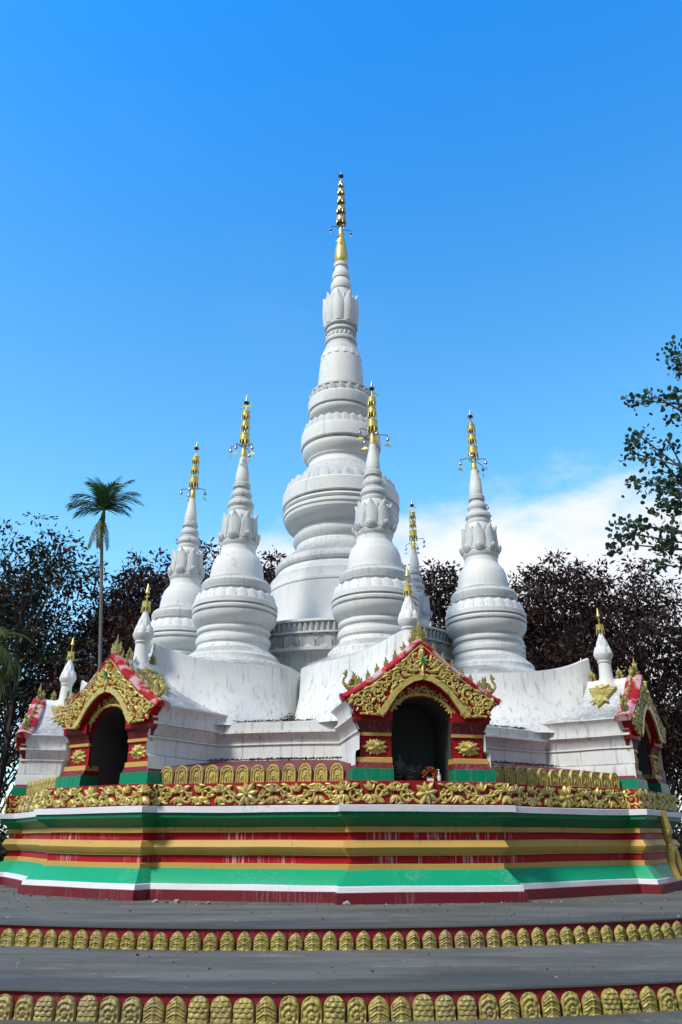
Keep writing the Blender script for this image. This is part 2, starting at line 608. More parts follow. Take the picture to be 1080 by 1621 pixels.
def terrace(rad, ztop, zbot, name, label):
    root = empty(name, (TX, 0, zbot), 0, label, 'terrace step')
    mb = MB()
    z = ztop - zbot
    prof = [(rad - 4.2, z - .002), (rad - .03, z), (rad + .012, z - .006), (rad + .016, z - .022), (rad - .012, z - .026)]
    mb.lathe(prof, 0, 0, 220, wob=0.0012, cap=False)
    mb.build('concrete_top', M['concrete'], root)
    mb = MB()
    mb.lathe([(rad - .012, z - .026), (rad - .014, 0)], 0, 0, 220, cap=False)
    mb.build('red_riser', M['red_dark'], root)
    return root


M['red_dark'] = paint('dull_crimson_paint', (0.22, 0.008, 0.025), 0.55, 0.5, 0.35, (0.3, 0.16, 0.18), 0.5)


def step_petal(w, h, kind, seed):
    """rounded lotus petal plaque with a mid rib and curved veins, back face in the plane y=0, front to -y"""
    mb = MB()
    nu, nv = 18, 28
    rnd = random.Random(seed)
    top, bot = [], []
    rows = []
    for j in range(nv + 1):
        t = j / nv
        ww = 1.0 if t < 0.45 else max(0.0, 1 - ((t - 0.45) / 0.55) ** (2.6 if kind else 2.0)) ** (.5 if kind else .72)
        ww = max(ww, 0.03)
        row = []
        for i in range(nu + 1):
            u = -1 + 2 * i / nu
            x = u * ww * w / 2
            # dome
            edge = max(0, 1 - max(abs(u) ** 5, (t ** 7)))
            d = 0.020 + 0.022 * math.sqrt(max(0, 1 - u * u * 0.95)) * (1 if t < .8 else max(0.2, (1 - t) / 0.2))
            if i in (0, nu) or j == nv:
                d = 0.004
            if kind == 0:
                band = (t * 3.2 + 0.8 * u * u) % 1.0
                d += 0.008 * (1 if band < 0.2 else 0) * (1 if abs(u) < .85 else 0)
                d += 0.004 * math.sin(t * 46 + abs(u) * 14) * (1 if abs(u) > 0.18 else 0)
                d += 0.008 * max(0, 1 - abs(u) * 6)
            elif kind == 1:
                a = math.atan2(t - 0.25, u * .6)
                q = math.hypot(t - 0.25, u * .55)
                d += 0.006 * math.sin(q * 26) + 0.003 * math.sin(a * 9)
            else:
                r_ = int(t * 5)
                fx = (u * 1.6 + .5 * (r_ % 2)) % 1.0 - .5
                fy = (t * 5) % 1.0
                d += 0.012 * max(0, 1 - (fx * 2) ** 2 - fy * fy)
            d += 0.004 * mnoise.noise(Vector((x * 40 + seed * 3.1, t * 9, seed)))
            row.append((x, -d, t * h))
        rows.append(row)
    mb.loft(rows)
    # sides back to the wall
    for side in (0, nu):
        mb.loft([[rows[j][side] for j in range(nv + 1)], [(rows[j][side][0], 0, rows[j][side][2]) for j in range(nv + 1)]])
    return mb


def petals_on(root, rad, spacing, w, h, kinds, z0, a0, a1):
    protos = []
    for i, (kd, sd) in enumerate(kinds):
        mb = step_petal(w, h, kd, sd)
        me = mb.build('gold_petal', M['gold_old'], root, 40)
        protos.append(me)
    n = int((a1 - a0) * rad / spacing)
    rnd = random.Random(5)
    first = dict()
    for i in range(min(n, 100)):
        a = a0 + (i + .5) * (a1 - a0) / n
        k = rnd.randrange(len(protos)) if len(protos) > 3 else i % len(protos)
        if k not in first:
            o = protos[k]
            first[k] = 1
        else:
            o = protos[k].copy()
            C.objects.link(o)
        o.parent = root
        jit = rnd.uniform(-.008, .008)
        o.location = (math.sin(a) * (rad - .006), -math.cos(a) * (rad - .006), z0)
        o.rotation_euler = (rnd.uniform(-.03, .02), rnd.uniform(-.035, .035), a + rnd.uniform(-.05, .05))
        o.scale = (rnd.uniform(.93, 1.05), rnd.uniform(.85, 1.2), rnd.uniform(.94, 1.04))
    for k, o in enumerate(protos):
        if k not in first:
            bpy.data.objects.remove(o)


t1 = terrace(R1, 0.0, Z1, 'terrace_step', 'upper round grey cement step edged with pointed gold petals below the striped base')
petals_on(t1, R1, .189, .170, .180, [(0, 1), (0, 2), (0, 3), (0, 4)], 0.0, R(-47), R(52))
t2 = terrace(R2, Z1, Z2, 'terrace_step', 'lower round grey cement step edged with blunt gold petals, nearest the viewer')
petals_on(t2, R2, .182, .170, .180, [(0, 11), (1, 12), (2, 13), (1, 14), (0, 15), (2, 16)], 0.0, R(-36), R(40))
# the top of the upper terrace under the base
mb = MB()
mb.lathe([(0, .0), (R1 - 4.0, .0)], TX, 0, 120, cap=False)

# ------------------------------------------------------------------ stepped and moulded base
PH = [10.3 + 45 * k for k in range(8)]          # directions of the eight shrines
RS, SW, AC = 7.90, 1.50, 7.56
c22, s22 = math.cos(R(22.5)), math.sin(R(22.5))


def plan(off, z, wob=0.010, step=0.22, wadd=0.0):
    pts = []
    w = SW + off * 0.8
    rc = (AC + off - w * s22) / c22
    key = []
    for ph in PH:
        for (rho, lat) in ((rc, -w), (RS + off, -w), (RS + off, w), (rc, w)):
            key.append(polar(ph, rho, lat, z))
    out = []
    nper = {0: 2, 1: 12, 2: 2, 3: 14}
    for i, a in enumerate(key):
        b = key[(i + 1) % len(key)]
        n = nper[i % 4]
        for k in range(n):
            p = a.lerp(b, k / n)
            q = mnoise.noise(Vector((p.x * .9, p.y * .9, z * 3)))
            q2 = mnoise.noise(Vector((p.x * .7 + 30, p.y * .7, z * 2)))
            d = Vector((p.x, p.y, 0)).normalized()
            p = p + d * q * wob * 1.6
            p.z += q2 * wob * 1.3
            out.append(p)
    return out


base = empty('pagoda_base', (0, 0, 0), 0, 'wide octagonal pagoda base striped green, red, ochre and maroon under a gold scroll frieze', 'pagoda base')


def band(name, prof, mat):
    mb = MB()
    up = lambda z: z + (.03 * min(1, max(0, (z - .45) / .6)) if z < 1.5 else .012)
    mb.loft([plan(o, up(z)) for o, z in prof], closed=True)
    return mb.build(name, M[mat], base, 30)


band('maroon_plinth', [(.0, -.03), (.0, .145), (-.02, .152), (-.06, .153)], 'maroon')
band('white_skirting', [(-.035, .15), (-.045, .225), (-.06, .236), (-.09, .237)], 'white_strip')
band('light_green_slope', [(-.075, .235), (-.085, .25), (-.24, .435), (-.265, .452), (-.31, .454)], 'lgreen')
band('ochre_band', [(-.285, .453), (-.285, .525), (-.30, .530), (-.36, .530)], 'ochre')
band('red_band', [(-.335, .530), (-.335, .655)], 'red_peel')
band('ochre_moulding', [(-.34, .644), (-.30, .646), (-.295, .672), (-.275, .676), (-.205, .752), (-.20, .765), (-.255, .858), (-.275, .862), (-.36, .865)], 'ochre')
band('red_band', [(-.335, .863), (-.335, .972)], 'red_peel')
band('ochre_band', [(-.345, .970), (-.285, .972), (-.28, 1.048), (-.32, 1.05)], 'ochre')
band('dark_green_cornice', [(-.30, 1.048), (-.285, 1.052), (-.24, 1.10), (-.13, 1.175), (-.105, 1.19), (-.10, 1.262), (-.12, 1.266)], 'dgreen')
band('white_cornice', [(-.13, 1.264), (-.065, 1.266), (-.06, 1.36), (-.075, 1.368), (-.20, 1.37)], 'white_strip')
band('frieze_wall', [(-.185, 1.368), (-.175, 1.745), (-.19, 1.752), (-.34, 1.752)], 'red_frieze')
mb = MB()
top = plan(-.33, 1.762)
mb.add(top, [tuple(range(len(top)))])
mb.build('frieze_top', M['maroon'], base, 0)

# scrolling relief ---------------------------------------------------------


def spiral_pts(cx, cz, r, a0, turns, dr, n=26):
    pts = []
    for i in range(n + 1):
        t = i / n
        rr = r * (1 - t) ** 0.8 + 0.012 * t
        a = a0 + dr * turns * 2 * PI * t
        pts.append((cx + rr * math.cos(a), cz + rr * math.sin(a)))
    return pts


class Relief:
    """draws raised ornament on a mapped surface: F(x, z, d) gives the 3D point d in front of the surface"""

    def __init__(s, mb, F, m=0):
        s.mb, s.F, s.m = mb, F, m

    def stem(s, pts, r0, r1, h=0.6, seg=5):
        n = len(pts)
        rows = []
        for i in range(n):
            t = i / (n - 1)
            r = r0 + (r1 - r0) * t
            a, b = pts[max(0, i - 1)], pts[min(n - 1, i + 1)]
            dx, dz = b[0] - a[0], b[1] - a[1]
            l = math.hypot(dx, dz) or 1
            nx, nz_ = -dz / l, dx / l
            row = []
            for k in range(seg + 1):
                q = PI * k / seg
                o = math.cos(q) * r
                d = math.sin(q) * r * 1.25
                row.append(s.F(pts[i][0] + nx * o, pts[i][1] + nz_ * o, d - .004))
            rows.append(row)
        s.mb.loft(rows, s.m)

    def leaf(s, x, z, a, L, w, h=0.035, curl=0.3):
        n = 5
        rows = []
        for j in range(n + 1):
            t = j / n
            aa = a + curl * t
            px = x + L * t * math.cos(aa)
            pz = z + L * t * math.sin(aa)
            ww = w * math.sin(PI * min(1, 0.12 + t * .88)) ** 0.8
            nx, nz_ = -math.sin(aa), math.cos(aa)
            hh = h * (0.5 + 0.5 * math.sin(PI * (t * .8 + .1)))
            rows.append([s.F(px + nx * ww / 2 * u, pz + nz_ * ww / 2 * u, hh * (1 - abs(u)) ** .7 * (0.75 if abs(u) < .1 else 1) + (.002 if abs(u) < 1 else -.004)) for u in (-1, -.5, 0, .5, 1)])
        s.mb.loft(rows, s.m)

    def boss(s, x, z, r, h):
        rows = []
        for j in range(4):
            q = j / 3 * PI / 2
            rows.append([s.F(x + r * math.cos(q) * math.cos(a * PI / 4), z + r * math.cos(q) * math.sin(a * PI / 4), h * math.sin(q)) for a in range(8)])
        s.mb.loft(rows, s.m, closed=True)

    def flower(s, x, z, r, n=8, h=.045, sq=1.0):
        for k in range(n):
            a = 2 * PI * k / n + .2
            s.leaf(x + .1 * r * math.cos(a), z + .1 * r * math.sin(a), a, r * (1.0 if k % 2 else .86) * (abs(math.cos(a)) * (sq - 1) + 1), r * .62, h, 0)
        s.boss(x, z, r * .22, h * 1.15)

    def spiral(s, cx, cz, r, a0, turns, dr, w=.016, leaves=5):
        p = spiral_pts(cx, cz, r, a0, turns, dr)
        s.stem(p, w, w * .6)
        s.boss(cx, cz, .02 * r / .12 + .004, .035)
        for k in range(leaves):
            a = a0 + dr * (0.35 + k * 0.8)
            s.leaf(cx + r * .95 * math.cos(a), cz + r * .95 * math.sin(a), a - dr * .5, r * .62, r * .42, .03, dr * .7)


def scroll_half(rl, x0, x1, z0, z1, n, sgn, rnd):
    """n leafy spirals from x0 to x1"""
    h = z1 - z0
    zc = (z0 + z1) / 2
    p = (x1 - x0) / n
    r = min(abs(p) * .44, h * .37)
    d = 1 if x1 > x0 else -1
    for i in range(n):
        cx = x0 + p * (i + .5)
        up = 1 if (i + (sgn > 0)) % 2 else -1
        cz = zc - up * h * .06
        rl.spiral(cx, cz, r, PI / 2 * up, 1.3, -up * d, .026, 0)
        for q in range(4):          # inner leaves that follow the spiral
            a = 2 * PI * q / 4 + i
            rl.leaf(cx + r * .30 * math.cos(a), cz + r * .30 * math.sin(a), a, r * .55, r * .42, .03, .5)
        pts = []
        for k in range(12):
            t = k / 11
            pts.append((cx + p * (t - .5) * 1.15, zc - up * h * .40 * math.cos(t * PI)))
        rl.stem(pts, .024, .02)
        # fans of leaves between one spiral and the next
        fx = cx + p * .5
        for s_, m_ in ((1, 6), (-1, 4)):
            for q in range(m_):
                aa = (PI / 2 * up * s_) + (q - (m_ - 1) / 2) * .52
                L = min(h * .40, .16) * rnd.uniform(.85, 1.05)
                rl.leaf(fx + .02 * math.cos(aa), zc + up * s_ * .035, aa, L, .062, .042, rnd.uniform(-.35, .35))
        rl.leaf(cx + r * .2, zc + up * h * .36, 0 if d > 0 else PI, .14, .06, .035, .2 * up)
        rl.leaf(cx - r * .9, zc + up * h * .38, 0 if d > 0 else PI, .13, .055, .035, -.2 * up)
        rl.leaf(cx - r * .6, zc - up * h * .41, 0 if d > 0 else PI, .13, .05, .03, .2 * up)


def frieze_panel(half, rho, n, flowerR=.15):
    mb = MB()
    z0, z1 = 1.402, 1.760
    F = lambda x, z, d: (x, -(rho + d * 1.5), z)
    rl = Relief(mb, F)
    rnd = random.Random(3)
    rl.flower(0, (z0 + z1) / 2, flowerR * 1.2, 8, .06, 1.1)
    scroll_half(rl, .10, half + .03, z0, z1, n, 1, rnd)
    scroll_half(rl, -.10, -half - .03, z0, z1, n, 1, rnd)
    # thin beads along the edges
    return mb


fp = frieze_panel(SW - .185 * .8 - .03, RS - .178, 3)
fo = fp.build('frieze_scroll', M['gold'], base, 40)
fo.rotation_euler = (0, 0, R(PH[0]))
for k in (7, 1, 6, 2):
    c = fo.copy()
    C.objects.link(c)
    c.parent = base
    c.rotation_euler = (0, 0, R(PH[k]))
w0 = SW - .185 * .8
rc0 = (AC - .18 - w0 * s22) / c22
chord_half = rc0 * s22 - w0 * c22
apo = rc0 * c22 + w0 * s22
fc = frieze_panel(chord_half - .02, apo + .003, 4, .16)
fco = fc.build('frieze_scroll', M['gold'], base, 40)
fco.rotation_euler = (0, 0, R(PH[0] - 22.5))
for dg in (22.5, 67.5, -67.5, -112.5):
    c = fco.copy()
    C.objects.link(c)
    c.parent = base
    c.rotation_euler = (0, 0, R(PH[0] + dg))


def scroll_block(sgn):
    """the return of the frieze on the side of a shrine projection"""
    mb = MB()
    F = lambda x, z, d: (sgn * (w0 + .004 + d * 1.2), -x, z)
    rl = Relief(mb, F)
    xm = (rc0 + RS - .178) / 2
    rl.spiral(xm, 1.58, .125, PI / 2, 1.5, 1, .02, 5)
    for a in (0.8, 2.4, 3.9, 5.5):
        rl.leaf(xm + .07 * math.cos(a), 1.56 + .07 * math.sin(a), a, .12, .06)
    return mb


for sgn, k in ((-1, 1), (1, 7), (-1, 2), (1, 6), (-1, 0), (1, 0)):
    o = scroll_block(sgn).build('frieze_scroll', M['gold'], base, 40)
    o.rotation_euler = (0, 0, R(PH[k]))


def arch_plaque(w, h, seed=0):
    """gold plaque with rounded top, raised rim and nested arches; back in y=0"""
    mb = MB()

    def outline(s_, n=12):
        pts = [(-w / 2 * s_, 0)]
        for i in range(n + 1):
            a = PI - PI * i / n
            pts.append((w / 2 * s_ * math.cos(a), h * .52 + (h * .48) * s_ * math.sin(a) * 1.0 - (1 - s_) * h * .06))
        pts.append((w / 2 * s_, 0))
        return pts
    n = 12
    lay = [(1.0, 0.0), (1.0, .045), (.96, .058), (.84, .058), (.80, .040), (.62, .038), (.58, .052), (.50, .052), (.46, .034), (.30, .034), (.26, .042), (.05, .045)]
    rows = []
    for s_, d in lay:
        rows.append([(x, -d, z) for x, z in outline(s_)])
    mb.loft(rows)
    rl = Relief(mb, lambda x, z, d: (x, -(.045 + d), z))
    rl.boss(0, h * .36, .022, .02)
    for q in range(5):
        a = PI / 2 + (q - 2) * .5
        rl.leaf(.0 + .3 * w * math.cos(a) * .7, h * .52 + .26 * h * math.sin(a) * .8, a, .05, .028, .014, 0)
    rl.leaf(-.03, h * .18, PI * .35, .05, .025, .012)
    rl.leaf(.03, h * .18, PI * .65, .05, .025, .012)
    return mb


npl = 12
plq = arch_plaque(.232, .30).build('gold_arch_plaque', M['gold'], base, 40)
firstp = True
la = apo - .14
rnd = random.Random(2)
for kk in range(8):
    aphi = PH[kk] + 22.5
    for i in range(npl):
        lat = (i - (npl - 1) / 2) * (2 * chord_half + .10) / npl
        o = plq if firstp else plq.copy()
        if not firstp:
            C.objects.link(o)
            o.parent = base
        firstp = False
        o.location = polar(aphi, la, lat, 1.763)
        o.rotation_euler = (R(-5) * 0 + rnd.uniform(-.02, .02), rnd.uniform(-.02, .02), R(aphi) + rnd.uniform(-.03, .03))
        o.scale = (rnd.uniform(.95, 1.04), 1, rnd.uniform(.96, 1.04))

mb = MB()
for ph in PH:
    # sloping maroon ledge between neighbouring shrines
    a_ = ph + 22.5
    lat0 = chord_half + .12
    rows = []
    for (ap, z, lt) in ((apo - .10, 1.752, lat0), (apo - .20, 2.05, lat0), (5.95, 2.235, 5.95 * math.tan(R(22.5)) - .98), (5.7, 2.24, 5.7 * math.tan(R(22.5)) - .9)):
        rows.append([polar(a_, ap, -lt + 2 * lt * i / 10, z + .012 * mnoise.noise(Vector((i * .7, ap * 2, ph)))) for i in range(11)])
    mb.loft(rows)
mb.build('maroon_ledge', M['maroon'], base, 30)

mb = MB()
AB = 5.87


def octo(ap, z, n=16):
    out = []
    ks = [polar(ph, ap / c22, 0, z) for ph in PH]
    for i, a in enumerate(ks):
        b = ks[(i + 1) % 8]
        for k in range(n):
            p = a.lerp(b, k / n)
            d = Vector((p.x, p.y, 0)).normalized()
            p = p + d * .012 * mnoise.noise(Vector((p.x, p.y, z * 2)))
            p.z += .012 * mnoise.noise(Vector((p.x * .8, p.y * .8 + 20, z)))
            out.append(p)
    return out


mb.loft([octo(AB + o, z) for o, z in ((.05, 2.18), (.045, 2.25), (0, 2.27), (0, 2.52), (.03, 2.525), (.03, 2.555), (0, 2.565), (.04, 2.66), (.105, 2.725), (.135, 2.73), (.135, 2.77), (.09, 2.78), (.10, 2.92), (.06, 2.945), (-.25, 2.95), (-5.8, 3.1))], closed=True)
mb.build('white_parapet_wall', M['white_wall'], base, 32)

# ------------------------------------------------------------------ central stupa
cst = empty('central_stupa', (0, 0, 2.9), 0, 'tallest white stupa with ringed body and gold spire in the middle', 'stupa')
zo = (0, 0, 2.9)
prof = [(3.22, 2.9), (3.22, 4.80), (3.27, 4.86), (3.44, 4.88), (3.45, 4.95), (3.34, 4.97), (3.32, 5.27), (3.40, 5.29), (3.40, 5.33), (3.28, 5.34), (3.27, 5.56), (3.36, 5.58), (3.35, 5.64), (2.5, 5.72), (2.16, 5.75)]
mb = MB(zo)
mb.lathe(prof, seg=128, wob=.004, cap=False)
mb.build('terrace_drum', M['white_old'], cst)
mb = MB(zo)
petal_row(mb, 54, 3.36, 3.40, 4.965, 5.275, .90, 'arch', -.03, .07)
mb.build('petal_band', M['white_dirty'], cst)
mb = MB(zo)
petal_row(mb, 150, 3.30, 3.34, 5.335, 5.565, .62, 'arch', .02, .05)
mb.build('petal_band', M['white_dirty'], cst)
body = [(2.16, 5.75), (2.09, 6.1), (2.046, 6.349), (2.03, 7.03), (2.05, 7.06), (2.05, 7.10), (2.02, 7.12), (1.985, 7.35), (1.99, 7.39), (1.965, 7.42), (1.90, 7.5), (1.835, 7.577), (1.80, 7.64), (1.79, 7.67),
        (1.84, 7.70), (1.862, 7.76), (1.86, 7.82), (1.835, 7.88), (1.78, 7.96), (1.66, 8.06), (1.50, 8.2), (1.40, 8.3), (1.339, 8.376), (1.29, 8.47), (1.279, 8.52), (1.31, 8.56), (1.37, 8.66), (1.385, 8.74), (1.385, 8.79), (1.32, 8.80), (1.32, 8.85), (1.30, 8.89), (1.29, 8.97),
        (1.30, 9.04), (1.33, 9.05), (1.36, 9.07), (1.47, 9.13), (1.58, 9.25), (1.645, 9.38), (1.655, 9.50), (1.685, 9.515), (1.69, 9.60), (1.685, 9.62), (1.60, 9.625), (1.60, 9.66), (1.68, 9.675), (1.705, 9.73), (1.68, 9.795), (1.62, 9.81), (1.62, 9.85), (1.71, 9.86), (1.72, 9.88), (1.72, 10.25), (1.70, 10.29),
        (1.60, 10.30), (1.56, 10.45), (1.42, 10.62), (1.28, 10.80), (1.156, 10.98), (1.08, 11.08), (1.06, 11.12), (1.01, 11.16), (.99, 11.22), (.97, 11.30), (.99, 11.36), (1.02, 11.38), (1.03, 11.42), (1.09, 11.5), (1.155, 11.62), (1.17, 11.70), (1.16, 11.77), (1.10, 11.79), (1.10, 11.84), (1.195, 11.855), (1.207, 11.88), (1.208, 12.25), (1.19, 12.32),
        (1.12, 12.33), (1.08, 12.48), (.94, 12.60), (.86, 12.66), (.835, 12.70), (.84, 12.76), (.86, 12.79), (.90, 12.82), (.97, 12.92), (.985, 12.97), (.985, 13.05), (.93, 13.065), (.93, 13.10), (1.012, 13.11), (1.02, 13.13), (1.02, 13.46), (1.0, 13.50),
        (.93, 13.51), (.925, 13.74), (.955, 13.75), (.955, 13.80), (.90, 13.84), (.735, 13.88), (.73, 14.0), (.722, 14.134), (.71, 14.4), (.694, 14.63), (.67, 14.9), (.648, 15.084), (.61, 15.28), (.55, 15.42), (.515, 15.50), (.50, 15.54), (.50, 15.62), (.48, 15.65), (.52, 15.70), (.525, 15.76), (.50, 15.84), (.465, 15.87), (.46, 16.05), (.50, 16.08), (.51, 16.12), (.49, 16.18), (.475, 16.20), (.475, 16.26), (.52, 16.28), (.54, 16.32), (.52, 16.38), (.45, 16.42),
        (.44, 16.6), (.42, 17.2), (.40, 17.35), (.412, 17.40), (.405, 17.50), (.36, 17.62), (.33, 17.72), (.325, 17.74), (.35, 17.78), (.357, 17.84), (.355, 17.92), (.335, 18.02), (.29, 18.12), (.265, 18.17), (.265, 18.20), (.29, 18.22), (.30, 18.30), (.29, 18.40), (.25, 18.50), (.22, 18.56), (.212, 18.62), (.212, 18.67), (.24, 18.69), (.245, 18.76), (.24, 18.83), (.19, 18.85)]


def settle(z):
    a = min(1, max(0, (z - 8.7) / 1.1))
    b = min(1, max(0, (18.6 - z) / 1.5))
    return z - .15 * a * b


body = [(r, settle(z)) for r, z in body]
mb = MB(zo)
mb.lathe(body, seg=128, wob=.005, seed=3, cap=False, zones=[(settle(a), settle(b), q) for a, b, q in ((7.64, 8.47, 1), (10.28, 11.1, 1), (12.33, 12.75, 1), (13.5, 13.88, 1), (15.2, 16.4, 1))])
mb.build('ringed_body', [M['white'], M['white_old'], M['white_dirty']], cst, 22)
mb = MB(zo)
petal_row(mb, 32, 1.675, 1.585, settle(10.28), settle(10.60), .95, 'arch', .016, .22)
mb.build('petal_band', M['white_old'], cst)
mb = MB(zo)
petal_row(mb, 28, 1.165, 1.10, settle(12.31), settle(12.62), .95, 'arch', .014, .20)
mb.build('petal_band', M['white_old'], cst)
mb = MB(zo)
petal_row(mb, 22, .955, .985, settle(13.51), settle(13.74), .85, 'point', .02, .05)
mb.build('petal_band', M['white_old'], cst)
mb = MB(zo)
petal_row(mb, 22, .475, .475, settle(15.89), settle(16.03), .55, 'arch', .02, .03)
mb.build('bead_band', M['white_old'], cst)
mb = MB(zo)
petal_row(mb, 16, .66, .60, settle(15.05), settle(15.27), .85, 'point', .015, .03)
mb.build('petal_band', M['white'], cst)


def lotus_crown(mb, n, rb, rm, rt, z0, z1, w, small=True, tip=.10):
    for i in range(n):
        a = 2 * PI * (i + .5) / n
        petal(mb, 0, 0, a, w, z0, z1, rb, rm, rt, 'point', .032 * rb / .5, .04, 6, 10, flare=tip)
        a2 = 2 * PI * i / n
        petal(mb, 0, 0, a2, w * .9, z0 + .02, z1 - .10 * (z1 - z0), rb - .05, rm - .06, rt - .045, 'point', .03, .03, 4, 8, flare=tip)
        if small:
            petal(mb, 0, 0, a, w * .72, z0 - .045, z0 + (z1 - z0) * .24, rb + .01, rb + .09, rb + .06, 'point', .02, .03, 4, 5)


mb = MB(zo)
lotus_crown(mb, 9, .52, .63, .53, settle(16.38), settle(17.50), .38, False, .22)
mb.build('lotus_crown', M['white'], cst)
mb = MB(zo)
mb.lathe([(.19, 18.83), (.205, 18.85), (.228, 19.08), (.222, 19.30), (.18, 19.6), (.12, 19.95), (.095, 20.15), (.082, 20.39), (.04, 20.42), (.025, 20.45), (.025, 22.7), (.0, 22.75)], seg=32, cap=False)
mb.build('gold_cone', M['gold_bright'], cst)


def tier(mb, r, z0, z1, n, seg=28, m=0):
    """an umbrella ring: pierced gold drum with hanging leaf fringe"""
    h = z1 - z0
    zc = z0 + h * .45
    mb.lathe([(r * .25, z1), (r * .85, z1 - .01), (r, z1 - .04 * h), (r, z1 - .1 * h), (r * .95, z1 - .12 * h), (r * .95, zc + .08 * h), (r * 1.04, zc + .05 * h), (r * 1.04, zc), (r * .93, zc), (r * .93, z1 - .1 * h)], seg=seg, m=m, cap=False)
    for i in range(n):
        a = 2 * PI * i / n
        petal(mb, 0, 0, a, 2 * PI * r / n * .62, zc, z0, r * 1.0, r * 1.02, r * 1.06, 'tri', .006, .008, 2, 2, m=m)


fr = MB(zo).build('finial_rod', M['gold_bright'], cst) if False else None
for (r, z0_, z1_) in ((.185, 20.42, 20.88), (.165, 20.93, 21.33), (.146, 21.40, 21.77), (.130, 21.83, 22.16), (.100, 22.22, 22.50)):
    mb = MB(zo)
    tier(mb, r, z0_ + .30 * (z1_ - z0_), z1_, 10)
    mb.build('crown_tier', M['pale_gold'], cst)


def star_ball(mb, z, r, tipz, dark=1):
    mb.lathe([(.0, z - r * .8), (r * .6, z - r * .5), (r * .7, z), (r * .4, z + r * .6), (0, z + r * .8)], seg=12, m=dark, cap=False)
    for i in range(9):
        a = 2 * PI * i / 9
        for dz in (-.3, .35):
            mb.tube([(r * .5 * math.cos(a), r * .5 * math.sin(a), z + dz * r * .4), (r * 1.25 * math.cos(a), r * 1.25 * math.sin(a), z + dz * r)], [r * .28, r * .05], 5, dark)
    mb.lathe([(.0, z + r * .5), (r * .55, z + r * .8), (r * .5, z + r * 1.2), (r * .12, tipz - .05), (0, tipz)], seg=12, m=0, cap=False)


mb = MB(zo)
star_ball(mb, 22.84, .085, 23.08)
mb.build('star_finial', [M['gold_bright'], M['dark']], cst)


def chime(parent, ang, z, reach, sag, s=1.0, leaf=True):
    """thin arm with a hanging bell and gold leaf, local to the stupa axis"""
    ca, sa = math.cos(ang), math.sin(ang)
    org = Vector((ca * .03, sa * .03, z))
    e = (ca * reach, sa * reach, z + sag)
    arm = MB(org)
    arm.tube([(ca * .04, sa * .04, z), (ca * reach * .5, sa * reach * .5, z + sag * .9 + .02), e, (ca * reach, sa * reach, z + sag - .05 * s)], .009 * s, 6)
    a = arm.build('chime_arm', M['dark'], parent, loc=org)
    bl = MB(org)
    zz = z + sag - .05 * s
    bl.lathe([(.0, zz), (.018 * s, zz - .012), (.038 * s, zz - .04 * s), (.046 * s, zz - .085 * s), (.04 * s, zz - .09 * s), (0, zz - .07 * s)], e[0], e[1], 14, cap=False)
    bl.tube([(e[0], e[1], zz - .06 * s), (e[0], e[1], zz - .17 * s)], .005 * s, 5)
    b = bl.build('bell', [M['silver']], a)
    if leaf:
        lf = MB(org)
        zl = zz - .17 * s
        poly = [(0, .0), (.04, -.03), (.10, -.07), (.06, -.085), (.03, -.07), (.0, -.10), (-.03, -.07), (-.06, -.085), (-.10, -.07), (-.04, -.03)]
        n = len(poly)
        th = random.uniform(-.6, .6)
        ct, st = math.cos(th), math.sin(th)
        vs = [(e[0] + x * s * ct, e[1] + x * s * st - .006 * abs(x) * 8, zl + q * s) for x, q in poly] + [(e[0] + x * s * ct - st * .008, e[1] + x * s * st + ct * .008, zl + q * s) for x, q in poly]
        fs = [tuple(range(n)), tuple(range(n, 2 * n))[::-1]] + [(i, (i + 1) % n, (i + 1) % n + n, i + n) for i in range(n)]
        lf.add(vs, fs)
        lf.build('leaf_pendant', M['gold_bright'], a, 30)
    return a


for i, (ang, zz, rc, sg) in enumerate(((R(175), 20.42, .36, .10), (R(5), 20.35, .34, .0), (R(250), 20.30, .24, -.3), (R(290), 20.40, .25, .05))):
    chime(cst, ang, zz - 2.9, rc, sg, 1.1, leaf=(i == 2))

